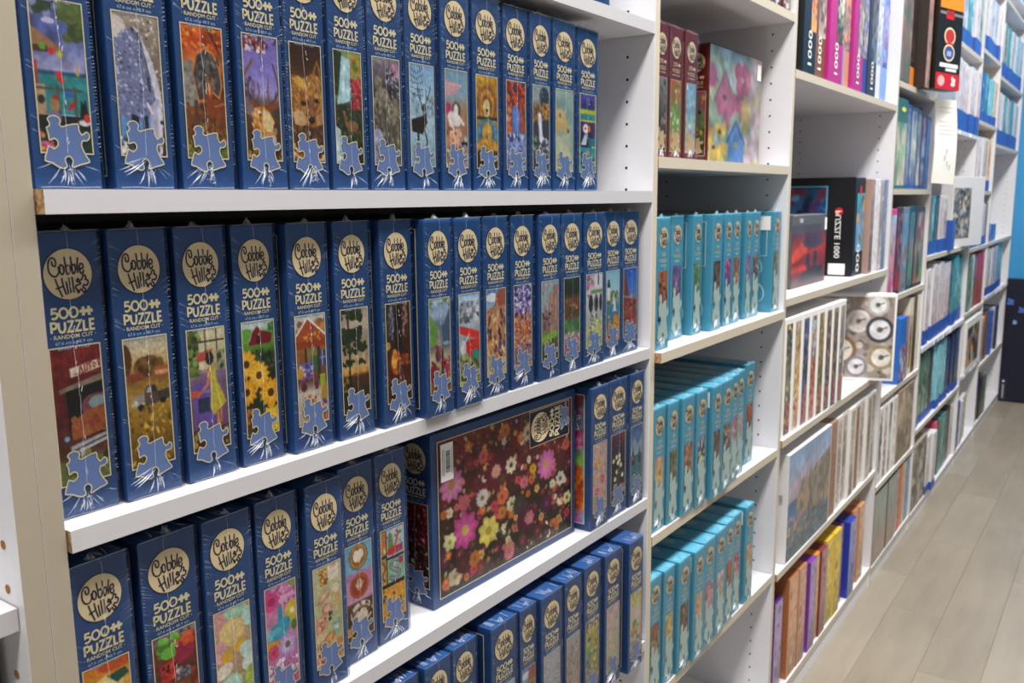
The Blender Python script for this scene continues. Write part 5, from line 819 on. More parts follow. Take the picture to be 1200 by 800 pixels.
R4 = [(.498, .546, .012, ('a4', ['b06848', '6c8c5c', 'd8c090']), 'partly hidden, fourth before the pale crowd', 20), (.549, .597, .004, ('b4', ['7c90b0', 'c8b8a0', '54607c']), 'dark topped, left end of those in view', 20), (.600, .648, -.003, 'forest_lake', 'a dim woodland', 20), (.655, .700, -.006, 'citrus', 'orange fruit, its disc just above the lower edge', 20),
      (.703, .748, -.005, 'lighthouse', 'a shore with boats', 20), (.765, .8185, -.013, 'snow_village', 'a pale winter town', 22), (.8225, .861, -.014, 'village_street', 'a warm town street', 22), (.864, .915, -.018, 'ink_crowd', 'a grey ink drawn crowd', 24),
      (.9215, .966, -.017, 'pale_market', 'a pale crowded market', 24), (.974, 1.0215, -.0155, 'frog_patchwork', 'a green and yellow patchwork', 24), (1.026, 1.076, -.019, 'pale_pinks', 'pale pink and green shapes', 22), (1.086, 1.134, -.0255, 'greens_table', 'green leaves and brown bowls on cream', 22)]
for x0, x1, y, a, d, r in R4:
    if isinstance(a, tuple): a = (hash(a[0]) % 1 + (11 if a[0] == 'a4' else 12), a[1])
    wrapped('blue', x0, x1, y, .502, a, 'blue puzzle box picturing ' + d + ', lowest row', 'blue puzzle boxes on the lowest row', r)

# --- maroon boxes and the birdhouse box
for x0, x1, y, pal, d in ((1.2645, 1.3145, .034, ['8c8c8c', '5c4c44', 'b0987c', '403830'], 'grey and brown picture, half behind the pillar'), (1.3155, 1.3665, .034, ['d85c2c', '7cac4c', '4c8c3c', 'e8e0d8', 'c8a048'], 'orange and green garden picture'), (1.3715, 1.4235, .033, ['8cb4d8', '9cc4c4', '5c9ccc', '7cac7c', 'e0d8c8'], 'light blue garden picture')):
    wrapped('maroon', x0, x1, y, 1.2657, (int(x0 * 1000), pal, 40, .1), 'maroon puzzle box with a ' + d, 'maroon puzzle boxes', 22)
t = wrapped('maroon', 1.507, 0, .047, 1.2657, (77, ['c85080', '5c8c4c', 'd8b040', '3c2c2c']), 'maroon puzzle box turned face out, showing pink and blue birdhouses among flowers', None, 22, -90, sy=.935)
m = art_mesh('birdhouses', ART['birdhouses'], .001, BL - .001, .001, BH - .001, 80, RFP); link('broad_face_picture', m, t)
o = link('price_sticker', bevel_box('price_sticker', BW / 2 + .0012, BW / 2 + .0015, .248, .270, .165, .195, M_PAPER, .00005, None, 1), t)
# things on the shelf above them, cut by the top of the picture
for i, (x0, x1) in enumerate(((1.555, 1.604), (1.607, 1.655), (1.658, 1.706), (1.709, 1.757), (1.760, 1.808))):
    wrapped('maroon', x0, x1, .008 + .003 * (i % 2), 1.563, (90 + i, ['8c2c30', 'd8d0d0', '6c8c9c', 'e8e4e8']), 'red wrapped puzzle box, %s from the left of five on the shelf over the birdhouses' % ('first', 'second', 'third', 'fourth', 'fifth')[i], 'red boxes at the top', 16)

# --- teal boxes
ORD = ['first', 'second', 'third', 'fourth', 'fifth', 'sixth', 'seventh', 'eighth', 'ninth', 'tenth', 'eleventh', 'twelfth', 'thirteenth', 'fourteenth', 'fifteenth', 'sixteenth']
PAL = {'orange brown': ['d07c34', 'a85c34', '4c2c20', '9c7470', '30201c'], 'violet': ['7c6ca8', '8c4c6c', '9cacd0', '5c5480'], 'green': ['7ca05c', '5c8c54', 'b0b498', '4c6c4c'], 'dark brown': ['5c3c28', '8c6444', '403020', 'b09070', '6c7c8c'],
       'magenta': ['c83c84', '8c54a0', 'e0a0c4', '4c3c5c'], 'russet': ['a85c44', 'c8a078', '6c8444', '7c4434'], 'lilac': ['8c7cc0', 'a88cb8', '6c5480', 'c89c7c'], 'mixed brown': ['8c7464', '5c4838', 'b08870', 'c8b0a0'],
       'cream': ['dccccc', 'd0b0a4', 'e0dcd4', 'b88c84'], 'peach': ['dca890', 'd8c070', 'e8c8c0', 'c07c6c'], 'olive': ['6c6c44', '8c8c5c', '5c4834', 'a89c6c'], 'penguin': ['8ca4d0', '2c2c34', 'e8e4dc', 'd0c870'], 'orange': ['d8642c', '8c5434', 'e08c44', '5c4838'], 'rose': ['c47c88', 'dca8ac', '8c6c70', 'e0ccc8'], 'butter': ['dcc478', 'c8a860', 'e8dcb4', '8ca070'], 'red': ['c04850', 'e0b8b4', 'a03c44', 'dcd0cc']}
def teal_row(rows, z, where, sticker=()):
    for i, (x0, x1, y, pal) in enumerate(rows):
        t = wrapped('teal', x0, x1, y, z, (int(x0 * 997) + int(z * 100), PAL[pal], 46, .12), 'teal puzzle box with %s picture, %s from left on the %s teal shelf' % (('an ' if pal[0] in 'aeiou' else 'a ') + pal, ORD[i], where), 'teal boxes on the %s shelf' % where, 18)
        if i in sticker:
            o = link('price_sticker', bevel_box('price_sticker', -BW / 2 - .0016, -BW / 2 - .0013, .006, .030, .168, .196, M_PAPER, .00005, None, 1), t)
teal_row([(1.2205, 1.269, .004, 'orange brown'), (1.3285, 1.378, .031, 'violet'), (1.398, 1.439, .023, 'green'), (1.458, 1.505, .013, 'dark brown'), (1.525, 1.5665, .018, 'magenta'), (1.568, 1.611, .019, 'russet'), (1.636, 1.6725, .020, 'lilac'), (1.674, 1.721, .021, 'mixed brown'), (1.766, 1.8115, .011, 'olive')], .9697, 'upper', (8,))
teal_row([(1.2225, 1.2705, .006, 'peach'), (1.272, 1.314, .003, 'olive'), (1.319, 1.369, -.001, 'russet'), (1.373, 1.420, -.0025, 'penguin'), (1.429, 1.473, -.008, 'dark brown'), (1.477, 1.530, -.006, 'mixed brown'), (1.533, 1.577, 0, 'rose'), (1.579, 1.623, .006, 'cream'), (1.658, 1.709, .018, 'orange')], .6706, 'middle', (4, 8))
teal_row([(1.2185, 1.266, .006, 'russet'), (1.268, 1.312, .003, 'butter'), (1.3155, 1.3655, -.002, 'dark brown'), (1.371, 1.415, -.0065, 'peach'), (1.4185, 1.4725, -.004, 'rose'), (1.477, 1.5255, -.003, 'cream'), (1.531, 1.574, 0, 'orange'), (1.576, 1.621, .003, 'red'), (1.6385, 1.686, .001, 'peach')], .385, 'lower', (3, 8))

# ------------------------------------------------------------------ general boxed puzzles and games
_gm = {}
def gbox(x0, x1, y, z, h, side, label, name='puzzle_box', art=None, group=None, depth=.27, spine=None, text_=None, tcol=None, tpos=.2, tsize=.02, foot=None, foot_h=.05, top=None, artwin=None, left_art=None, rz=0, edge=.0012, res=12, face_out=False, cat='puzzle box', hcap=None):
    t = thing(name, label, cat, (x0, y, z + .0004), math.radians(rz), group)
    w = x1 - x0 - .0012
    sm = mat('card_' + side, side, .4, .45, .05, 30)
    fm = {}
    if spine: fm['f'] = mat('card_' + spine, spine, .4, .45, .05, 30)
    if top: fm['t'] = mat('card_' + top, top, .4, .45)
    link('carton', bevel_box('carton', 0, w, 0, depth, 0, h, sm, edge, fm, 1), t)
    F = lambda u, v: (u, -.0006, v)
    if art:
        key = art if isinstance(art, str) else ('g', art[0]); ops = ART[art] if isinstance(art, str) else random_art(*art)
        a = artwin or (.08, .92, .03, .97)
        ww = (a[0] * w, a[1] * w, a[2] * h, a[3] * h)
        nx = max(4, min(res, int(res))); m = art_mesh(key, ops, *ww, nx, FRP); link('picture', m, t)
    if text_:
        mb = MB(); T = lambda u, v: (w / 2 + v, -.0008, tpos * h + u)          # reads upward
        text(mb, text_, 0, -tsize * .33, tsize, tcol or M_WTXT, T, 1.15); link('title_print', mb.mesh('title_print'), t)
    if foot:
        link('foot_band', bevel_box('foot_band', -.0008, w + .0008, -.0012, depth * .5, 0, foot_h, mat('card_' + foot, foot, .4, .45), .0004, None, 1), t)
    if hcap:
        mb = MB(); mb.face([F(0, h * (1 - hcap[1])), F(w, h * (1 - hcap[1])), F(w, h), F(0, h)], mat('card_' + hcap[0], hcap[0], .4)); link('heading_print', mb.mesh('heading_print'), t)
    if left_art:
        key = left_art; inset = .012
        m = art_mesh(key, ART[key], inset, depth - inset, inset, h - inset, 44, lambda yy, v: (-.0008, yy, v)); link('broad_face_picture', m, t)
    return t
# third bookcase, top shelf (cut by the frame)
TOP3 = [(1.842, 1.876, .014, '2c3c6c', ['2c3c6c', '5c6c7c', '6c7c6c'], None, 'navy', .1), (1.880, 1.966, .002, '14181c', ['2c5c7c', 'd87c34', 'c8502c', '8cb4cc', 'e0a050'], '1000', 'black orange-pictured', .55), (1.969, 2.055, .008, '7c7468', ['9c8c84', '6c5c54', 'b0a094', '4c3c3c', 'c8b8a8'], '1000', 'brown footed', .35),
        (2.058, 2.165, .000, 'B0207C', ['4c6c3c', 'c8ccb0', '8c3c4c', '5c4c30', 'e0dcd0', '24301c'], '1000', 'magenta floral', .48), (2.168, 2.210, .010, '2C8CD4', ['4ca0dc', '8c6c4c', '7cb4d8', 'c8703c'], None, 'sky blue', .1), (2.212, 2.266, .012, 'D09470', ['dca888', 'c88c70', '8c6c5c', '6c7c8c'], None, 'peach', .1),
        (2.269, 2.365, .004, 'A82078', ['5c3c54', '8c7c6c', 'c0b8a8', '7c6c84'], '1000', 'magenta dark-pictured', .42), (2.368, 2.418, .008, '2c3c8c', ['3c4c94', '8c8c9c', '5c6cac', '7c6c5c', 'b8a898'], None, 'dark blue', .1), (2.421, 2.508, .006, '34303c', ['44404c', '6c6468', '2c2c34', '8c7c74', '547c9c'], '1000', 'charcoal', .3),
        (2.511, 2.562, .008, 'D8D8DC', ['dcdce0', 'c8c8d0', 'e8e8ec', '9ca4b0'], None, 'white', .2), (2.565, 2.627, .006, '88A4DC', ['88a4dc', 'c88c9c', '9cb4e0', '6c84c8', '4c5cb0'], None, 'periwinkle', .1)]
for i, (x0, x1, y, s, pal, tx, d, al) in enumerate(TOP3):
    gbox(x0, x1, y, 1.459, .29, s, d + ' puzzle box, %s from left, top shelf of the third bookcase' % ORD[i], art=(300 + i, pal, 60, .16), group='thousand piece puzzles on a top shelf', res=14, artwin=(al, .97, .30, .99), text_=tx, tpos=.17, tsize=.034, spine={2: '7C4A24', 5: 'C8886C'}.get(i), depth=.28)
# second shelf: sunset box, black box, pale spines
t = gbox(2.028, 2.298, .0555, .9915, .170, '5c5a5c', 'small grey topped puzzle box showing a red sunset, standing before the black box', art='red_sunset', artwin=(.0, 1, 0, .86), res=50, depth=.05)
mb = MB(); mb.box(.250, .266, -.0016, -.0009, .130, .160, M_PAPER); link('price_sticker', mb.mesh('price_sticker'), t)
mb = MB(); text(mb, '1000', .06, .152, .014, M_WTXT, lambda u, v: (u, -.0008, v)); link('title_print', mb.mesh('title_print'), t)
t = gbox(2.432, 2.535, .0225, .9915, .262, '101014', 'large black puzzle box with a blue lake and tree on its side', art=(410, ['34a0a8', '5c8cb4', 'c8a050', '3c4c5c', '6ca0c8'], 26, .2), artwin=(.2, .98, .25, .84), text_='1000', tpos=.13, tsize=.045, depth=.285)
mb = MB(); L = lambda yy, z, e=.001: (-e, yy, z)
m = art_mesh('lake_cherry', ART['lake_cherry'], .075, .275, .028, .234, 50, lambda yy, v: (-.0006, .35 - yy, v)); link('broad_face_picture', m, t)
frame(mb, .071, .278, .022, .240, .004, mat('aqua_print', '4FA0C0', .4), lambda yy, v: (-.0008, yy, v))
disc(mb, .040, .172, .011, M_RED, lambda yy, v: (-.0009, yy, v), 20)
text(mb, 'PUZZLE 1000', 0, 0, .021, M_WTXT, lambda u, v: (-.001, .034 + v * 1.0, .112 - u), 1.05)
mb.face([(-.0009, .018, .004), (-.0009, .062, .004), (-.0009, .062, .034), (-.0009, .018, .034)], M_PAPER)
disc(mb, .052, .228, .012, M_RED, lambda u, v: (u, -.0008, v), 16)
link('title_print', mb.mesh('title_print'), t)
for i, (x0, x1, c, pal, d) in enumerate(((2.541, 2.583, 'A88C80', ['b09484', '8c7468', 'c8a898', '5c5048'], 'tan spined'), (2.586, 2.640, 'E4E0E4', ['e8e4e8', 'dcd8dc'], 'white spined'), (2.645, 2.688, 'B8B0A8', ['b0a8a0', '8c8478', 'c8c4c0'], 'grey spined'), (2.692, 2.735, '6C7CA8', ['6c7ca8', '8c8ca0', '54648c'], 'slate blue spined'))):
    gbox(x0, x1, .008, .9915, .258, c, d + ' puzzle box right of the large black box', art=(420 + i, pal, 16, .2), group='pale puzzles right of the black box')
# third shelf: eight illustrated spines in white cartons, then the clocks box
pals = [['3c3c38', '7c7c6c', 'c8b878', '5c5448'], ['a89478', 'c8a060', '8c6c54', 'd8ccb8'], ['54689c', '3c3c54', '8c8c8c', 'a87878'], ['9ccce0', 'a8644c', '7c4434', 'd0a89c'], ['a08458', '6c6844', 'c8b478', '4c5438'], ['8c7468', '5c4444', 'a89c8c', '3c4454'], ['8c8474', '5c4c34', 'b08c4c', '3c4c6c'], ['a09c94', '6c6864', 'c8c4bc', '8c7c74']]
for i in range(8):
    x0 = 1.849 + i * .0565
    t = gbox(x0, x0 + .0555, .004 - .001 * i, .684, .262, 'ECEAE8', 'white puzzle box with an illustrated spine, %s from the left beside the clocks puzzle' % ORD[i], art=(500 + i, pals[i], 50, .16), group='white puzzle boxes beside the clocks', artwin=(.18, .86, .015, .95), res=14)
    mb = MB(); F = lambda u, v: (u, -.001, v)
    for k in range(3): ring(mb, .028, .020 + .022 * k, .009, .004, mat('coral_print', 'D07C74', .4), F, 14)
    link('piece_count_print', mb.mesh('piece_count_print'), t)
t = gbox(2.613, 2.665, -.060, .684, .247, 'EDEBEA', 'white framed puzzle box picturing gears and clocks, jutting out of the shelf', art=(520, ['a09c94', '6c6864', 'c8c4bc'], 30, .2), rz=20, depth=.26)
m = art_mesh('gear_clocks', ART['gear_clocks'], .006, .254, .008, .239, 90, lambda yy, v: (-.0006, .260 - yy, v)); link('broad_face_picture', m, t)
# fourth shelf: canyon box and seven spines
t = gbox(1.896, 2.232, -.001, .378, .257, 'DEDCDC', 'white edged puzzle box turned face out, showing a canyon under a blue sky', art='canyon', artwin=(.004, .985, .006, .988), res=90, depth=.045)
mb = MB(); text(mb, '1000', .0, 0, .012, mat('grey_text', '7c7c80', .5), lambda u, v: (-.0008, .02 - v, .15 + u)); link('title_print', mb.mesh('title_print'), t)
for i in range(8):
    x0 = 2.242 + i * .0605
    gbox(x0, x0 + .058, .002 + .003 * (i % 3), .378, .255, 'E2DEDA' if i != 0 else 'A08068', 'pale spined puzzle box, %s right of the canyon picture' % ORD[i], art=(540 + i, [['a07c60', '8c6850'], ['c0b4a8', '8c8478', 'd8d0c8'], ['b8a898', '7c6c60', 'd0c8bc'], ['a89c88', 'c8c0b0', '6c6458']][i % 4 if i else 0], 40, .12), group='pale spines right of the canyon', artwin=(.25, .88, .02, .96), res=10)
# bottom shelf: coloured cartons
BOT = [(1.838, 1.874, .03, .165, 'C8C0CC', 'E0DCE4', 'low white'), (1.880, 1.936, .012, .218, '5C2A7C', 'A898B8', 'purple'), (1.955, 2.025, .004, .252, 'A86840', 'D0A080', 'terracotta'), (2.028, 2.086, .003, .252, 'B4744C', 'C89C84', 'light terracotta'),
       (2.110, 2.165, .001, .240, '7C3CA0', 'A890B8', 'bright purple'), (2.168, 2.205, .006, .238, 'D88C20', 'D8A870', 'orange'), (2.208, 2.262, .002, .236, '7C3438', 'A87C84', 'maroon'), (2.268, 2.330, .005, .242, 'D8B030', 'D8C060', 'yellow'), (2.335, 2.400, .003, .242, 'E0B838', 'D4BC58', 'deep yellow'),
       (2.405, 2.455, .012, .234, '6C3C7C', '8C6C94', 'plum'), (2.478, 2.545, .000, .228, '2C3CA0', '8C94C0', 'royal blue'), (2.550, 2.600, .010, .236, 'B87850', 'C8A088', 'copper'), (2.605, 2.665, .006, .236, 'C48860', 'CCA890', 'pale copper')]
for i, (x0, x1, y, h, s, sp, d) in enumerate(BOT):
    gbox(x0, x1, y, .065, h, s, d + ' carton, %s from the left on the floor level shelf' % ORD[i], name='game_box', art=(560 + i, [sp, sp, s, '%02x%02x%02x' % tuple(int(int(sp[k:k + 2], 16) * .7) for k in (0, 2, 4))], 12, .22, 1.0), group='coloured cartons at floor level', artwin=(.12, .95, .02, .97), spine=sp, cat='game box', depth=.27)

# fourth bookcase
def mixed(x0, x1, z, h, rows, where, group, seed, y=.004, depth=.26, foot=None, foot_h=.06, name='puzzle_box'):
    n = len(rows); w = (x1 - x0) / n; rr = random.Random(seed)
    for i, r in enumerate(rows):
        side, pal, d = r[:3]; hh = h * (r[3] if len(r) > 3 else rr.uniform(.95, 1.0))
        a = x0 + i * w
        gbox(a, a + w - .002, y + rr.uniform(0, .012), z, hh, side, '%s puzzle box, %s from left, %s' % (d, ORD[i], where), art=(seed * 10 + i, pal, 26, .2), group=group, res=8, depth=depth, artwin=(.14, .9, .04 if not foot else foot_h / hh, .95), foot=foot if (len(r) < 5 or r[4]) else None, foot_h=foot_h, name=name)
t = gbox(2.775, 2.905, .004, 1.53, .30, '4c443c', "grey brown puzzle box printed 1.000, left end of the black boxes' shelf", art=(600, ['6c6058', '7c5c54', '9c8468', '5c6450'], 26, .2), artwin=(.02, .98, .02, .9), res=14)
mb = MB(); text(mb, '1.000', .062, .272, .026, M_WTXT, lambda u, v: (u, -.0008, v)); link('title_print', mb.mesh('title_print'), t)
t = gbox(2.909, 2.962, .006, 1.53, .28, '1c1614', 'black game box with an orange foot, beside the grey brown box', name='game_box', art=(601, ['2c1c18', '1c1818', '4c3428'], 14, .2), artwin=(.05, .95, .25, .98), res=8, foot='D87820', foot_h=.055, cat='game box')
t = gbox(2.985, 3.050, -.024, 1.53, .29, '2A1E1A', 'pinkish puzzle box between the black game boxes', art=(602, ['c08c80', '9c8c88', 'b0746c', '7c7470', 'c8a090'], 26, .2), res=10, spine='B08478')
t = gbox(3.052, 3.212, -.040, 1.533, .293, '16130f', 'black game box with orange band and round pictures, jutting from the high shelf', name='game_box', rz=-16, depth=.045, cat='game box')
mb = MB(); F = lambda u, v, e=.0008: (u, -e, v)
def quad(mb, a, b, c, d, m, e=.0008): mb.face([(a, -e, c), (b, -e, c), (b, -e, d), (a, -e, d)], m)
quad(mb, .004, .154, .240, .285, M_ORANGE); quad(mb, .0, .158, .0, .048, M_RED); quad(mb, .045, .095, .21, .235, M_RED); quad(mb, .004, .154, .222, .230, mat('grey_text', '7c7c80', .5))
for cz, c in ((.160, 'B8302C'), (.110, '3C4C8C')):
    disc(mb, .075, cz, .036, M_CREAM, lambda u, v: (u, -.0010, v), 22, .026); disc(mb, .075, cz, .030, mat('disc_' + c, c, .4), lambda u, v: (u, -.0013, v), 22, .021)
quad(mb, .06, .09, .10, .115, mat('disc_9cacd0', '9CACD0', .4), .0015); quad(mb, .05, .105, .135, .14, M_RED, .0012)
quad(mb, .02, .14, .066, .078, M_WTXT); quad(mb, .06, .13, .055, .063, M_WTXT)
disc(mb, .035, .024, .022, mat('disc_D8A0A0', 'E0B0B0', .4), lambda u, v: (u, -.0010, v), 18, .016)
poly_mesh(mb, PIECE_S, M_WTXT, lambda u, v: (.115 + u * .9, -.0012, .024 + (v - .03) * .9))
link('front_print', mb.mesh('front_print'), t)
# second shelf of that bookcase
t = gbox(2.772, 2.925, .006, 1.224, .262, '1E5A50', 'dark green puzzle box with a yellow mark, left of the hanging notice', art=(610, ['3c7c6c', '8cac7c', 'b0a890', '7c8c6c', 'c0b4a0'], 60, .14), artwin=(.12, .96, .04, .74), res=16, name='puzzle_box')
mb = MB(); disc(mb, .09, .232, .03, mat('yellow_mark', 'D8D020', .4), lambda u, v: (u, -.001, v), 14, .007); link('yellow_mark', mb.mesh('yellow_mark'), t)
for i, (x0, x1, c, pal, d) in enumerate(((2.930, 2.985, '203C78', ['2c4480', '7c94a8', '4c5c8c'], 'navy'), (2.99, 3.085, '24488C', ['3c6ca8', 'b0b8a8', '5c7c74', '284080'], 'blue'), (3.09, 3.15, '384878', ['8c94a0', '4c5474', 'c8ccd0'], 'grey blue'), (3.155, 3.225, '2c3444', ['a8606c', '8c98b0', '3c4454'], 'slate'), (3.23, 3.30, '3c4c7c', ['5c7cb0', '4c5c8c'], 'dull blue'))):
    gbox(x0, x1, .008, 1.224, .255 - .004 * i, c, d + ' puzzle box right of the dark green one', art=(620 + i, pal, 26, .18), group='blue boxes left of the notice', artwin=(.1, .92, .05, .95), res=8)
for i, (x0, x1, c, pal, d, hh) in enumerate(((2.768, 2.862, 'CC3C78', ['8cc0d8', 'd8a0b0', '9c7c70', 'd04c84'], 'pink', .265), (2.868, 2.945, '4C1C24', ['5c2430', '3c2c30', '7c3c44', '8c8074', 'b83c3c'], 'dark maroon', .27), (2.95, 3.04, '6C7C8C', ['4c8cc0', '7c8c9c', '94a0b0', '8c6c60'], 'steel blue', .268), (3.045, 3.13, '1C4450', ['2c5c6c', '8c7c6c', '54904c', '6c7c8c'], 'dark teal', .27), (3.135, 3.29, '3C2C24', ['4c3c30', '7c6c5c', 'a08c7c', 'a83c44', '6cac3c'], 'brown', .268))):
    gbox(x0, x1, .006, .90, hh, c, d + ' box on the middle shelf below the blue boxes', name='game_box', art=(630 + i, pal, 26, .18), group='bright game boxes', artwin=(.08, .92, .05, .93), res=10, cat='game box')
# shelf of the light blue and framed boxes
t = gbox(2.775, 2.90, .03, .60, .19, 'D8C8B8', 'low patterned puzzle box behind the clocks box', art=(640, ['c86c54', '84a44c', 'd8c8b0'], 26, .15), artwin=(.05, .95, .05, .95))
t = gbox(2.985, 3.075, .0, .60, .215, '2C6CC0', 'bright blue puzzle box with colourful foot, right of the clocks box', art=(641, ['3c7cc8', '5c9cd8', 'b83c3c', 'c8dce8', '8c4c5c'], 40, .16), artwin=(.05, .95, .04, .6), res=12)
t = gbox(3.078, 3.135, .004, .60, .210, '8C6C5C', 'red and brown puzzle box beside the bright blue one', art=(642, ['a88c7c', '7c4c44', 'b8a8a0'], 26, .16), res=8)
for i, (x0, x1, c, d) in enumerate(((3.14, 3.20, 'DCD4C4', 'cream framed'), (3.203, 3.262, '6C5438', 'brown framed'), (3.265, 3.31, 'E0DCD0', 'ivory'))):
    gbox(x0, x1, .006, .60, .265, c, d + ' box at the right end beneath the game boxes', art=(645 + i, [['d8d0c0', '4c4438', 'c8a848'], ['8c7450', '3c3428'], ['e4e0d4', 'ccc4b4']][i], 12, .22), group='framed boxes', res=8, artwin=(.25, .8, .1, .8))
for i in range(4):
    x0 = 2.772 + i * .064
    gbox(x0, x0 + .060, .004, .316, .245, 'E6E2E0', 'white spined box, %s from the left beside the brown portrait box' % ORD[i], art=(650 + i, [['d8d0cc', '3c4448', 'e8e4e0'], ['e0dcd8', 'a08c84'], ['3c5450', 'd0ccc8', '8c9490'], ['c8b8b0', 'e8e4e0']][i], 22, .2), group='white spined boxes', res=8, artwin=(.25, .85, .04, .96))
t = gbox(3.035, 3.285, .004, .316, .25, 'B8A894', 'tan puzzle box turned face out with a brown figure picture', art='brown_study', artwin=(.01, .99, .01, .99), res=30, depth=.2)
for i, (x0, x1, d) in enumerate(((2.765, 2.945, 'first'), (2.950, 3.08, 'second'))):
    t = gbox(x0, x1, .002, .055, .236, '20201c', 'dark edged box with a misty grey green face, %s on the floor level shelf' % d, name='puzzle_box', art='misty_reeds', artwin=(.03, .985, .012, .975), res=20, depth=.05)
for i, (x0, x1, c, d) in enumerate(((3.085, 3.13, '8C908C', 'grey'), (3.135, 3.185, 'C86434', 'orange red'), (3.19, 3.24, 'B0A8A0', 'stone'), (3.245, 3.30, '7C8C9C', 'blue grey'))):
    gbox(x0, x1, .004, .055, .226, c, d + ' spined box right of the misty boxes', art=(660 + i, [c, c, '%02x%02x%02x' % tuple(min(255, int(int(c[k:k + 2], 16) * 1.2)) for k in (0, 2, 4))], 8, .2), group='spines right of the misty boxes', res=6)
# hanging paper notice
t = thing('paper_notice', 'long white paper notice hanging from a shelf edge, printed with faint lines', 'notice', (3.222, -.012, 1.245), math.radians(-45))
mb = MB(); n = 10
P0 = [(-.012 * 0 + .0 + .004 * math.sin(i * .5), .0, 0) for i in range(n + 1)]
V = []
for i in range(n + 1):
    zz = .272 - .272 * i / n; bow = .010 * math.sin(math.pi * i / n) ; sh = .010 * (i / n)
    wd = .076 - .010 * (i / n) * 0
    V += [(sh * .6, -bow, zz), (sh + wd, -bow - .004, zz - .006), (sh * .6, -bow + .0006, zz), (sh + wd, -bow - .0034, zz - .006)]
F_ = []
for i in range(n):
    a = 4 * i; b = a + 4
    F_ += [(a, b, b + 1, a + 1), (a + 2, a + 3, b + 3, b + 2), (a, a + 2, b + 2, b), (a + 1, b + 1, b + 3, a + 3)]
me = bpy.data.meshes.new('sheet'); me.from_pydata(V, [], F_); me.materials.append(M_PAPER); link('sheet', me, t)
mb = MB(); g = mat('faint_print', 'D4D4D6', .6)
for k, zz in enumerate((.245, .232, .2, .187, .174, .161)):
    i = (.272 - zz) / .272; bow = .010 * math.sin(math.pi * i) + .0022
    mb.face([(.014, -bow, zz), (.014 + (.05 if k % 2 else .062), -bow - .003, zz - .004), (.014 + (.05 if k % 2 else .062), -bow - .003, zz - .0065), (.014, -bow, zz - .0025)], g)
for a, b in ((.045, .11), (.04, .09), (.05, .07), (.06, .06)):
    i = (.272 - b) / .272; bow = .010 * math.sin(math.pi * i) + .0035; mb.face([(a, -bow, b), (a + .006, -bow, b), (a + .004, -bow, b - .018), (a, -bow, b - .015)], mat('faint_blue_print', 'B4BED0', .6))
link('faint_text', mb.mesh('faint_text'), t)

# fifth, sixth and seventh bookcases: mostly white cartons with blue feet
W = lambda *p: ['E8E6E4', list(p) or ['e8e4e4', 'd8d0d0', 'c8b8b8'], 'white']
B = 'blue'
def rows(spec): return [{'w': ['D6D4D6', ['dcd8d8', 'ccc2c6', 'c0a4a8'], 'white'], 'g': ['5C7C70', ['6c8c7c', '3c5c50', 'a8b4a0'], 'grey green'], 'b': ['2C54B0', ['3c64b8', '284894', '8ca8d8'], 'royal blue'], 't': ['3C8C98', ['5ca4ac', '8cc4c4', '2c6470'], 'teal'],
    'a': ['7CB8C8', ['8cc8d0', 'a8d8dc', '5c9cac'], 'aqua'], 'k': ['20242C', ['2c3444', '4c4c54', '6c5c50'], 'black'], 'd': ['24345C', ['2c3c6c', '4c5c7c', '8c7864'], 'dark blue'], 'c': ['D8D0C0', ['dcd4c8', '8c7c70', 'b8a89c'], 'cream'], 'r': ['A82850', ['b02c5c', '8c5c3c', '5c6c30'], 'raspberry'],
    'o': ['B86430', ['c87438', '8c4c2c'], 'rust'], 'p': ['C85070', ['d86484', 'e8b0b8'], 'pink'], 'n': ['6C5444', ['8c6c50', '54684c', 'a07c54'], 'brown'], 'y': ['D8C098', ['dcc8a0', 'c84c3c', 'e8dcc8'], 'buff'], 'l': ['98A4B4', ['a8b4c4', '8c94a8', 'c8ccd4'], 'grey blue']}[c] for c in spec]
BF = '2C52A4'
mixed(3.34, 4.26, 1.767, .27, rows('gltgwltlwg'), 'high shelf of the fifth bookcase', 'high boxes, fifth bookcase', 70, foot=BF, foot_h=0.061)
mixed(3.34, 3.62, 1.45, .20, rows('wkgw'), 'shelf behind the notice', 'boxes behind the notice', 71, y=.05, depth=.24)
mixed(3.63, 4.265, 1.45, .262, rows('lwwwwwww'), 'white topped shelf of the fifth bookcase', 'white boxes, fifth bookcase', 72, foot=BF, foot_h=.075, y=-.004)
mixed(3.34, 3.72, .993, .215, rows('otkwc'), 'shelf left of the stones picture', 'boxes left of the stones picture', 73, foot=BF, foot_h=0.050)
t = gbox(3.93, 4.26, .022, .993, .285, 'DAD8D9', 'large white box with a picture of piled stones, jutting out of the fifth bookcase', rz=-12, depth=.05, res=40, art='rocky_pile', artwin=(.02, .56, .12, .84))
t = gbox(3.735, 3.80, -.012, .993, .115, BF, 'short blue carton standing at the shelf edge left of the stones picture', depth=.03, art=(701, ['3464b8', '2c58ac'], 5, .2))
mixed(3.34, 4.262, .668, .285, rows('wwwwwwwwwdtatt'), 'red headed white row of the fifth bookcase', 'white and teal boxes, fifth bookcase', 74, foot=BF, foot_h=0.054)
mixed(3.34, 4.262, .367, .262, rows('ggggkaaaaddddd'), 'green and aqua row of the fifth bookcase', 'green and aqua boxes, fifth bookcase', 75, foot=BF, foot_h=0.036)
t = gbox(3.345, 3.60, .003, .05, .25, 'A09080', 'brown and green pictured box at floor level, after the misty boxes', art='rocky_pile', artwin=(.01, .99, .01, .99), res=18, depth=.2)
mixed(3.605, 3.76, .05, .24, rows('ww'), 'floor shelf beside the brown pictured box', 'white boxes at floor level', 76, y=-.01, foot=BF, foot_h=0.032)
mixed(3.78, 4.26, .05, .25, rows('pkgtgkdc'), 'floor shelf of the fifth bookcase', 'dark boxes at floor level', 77)
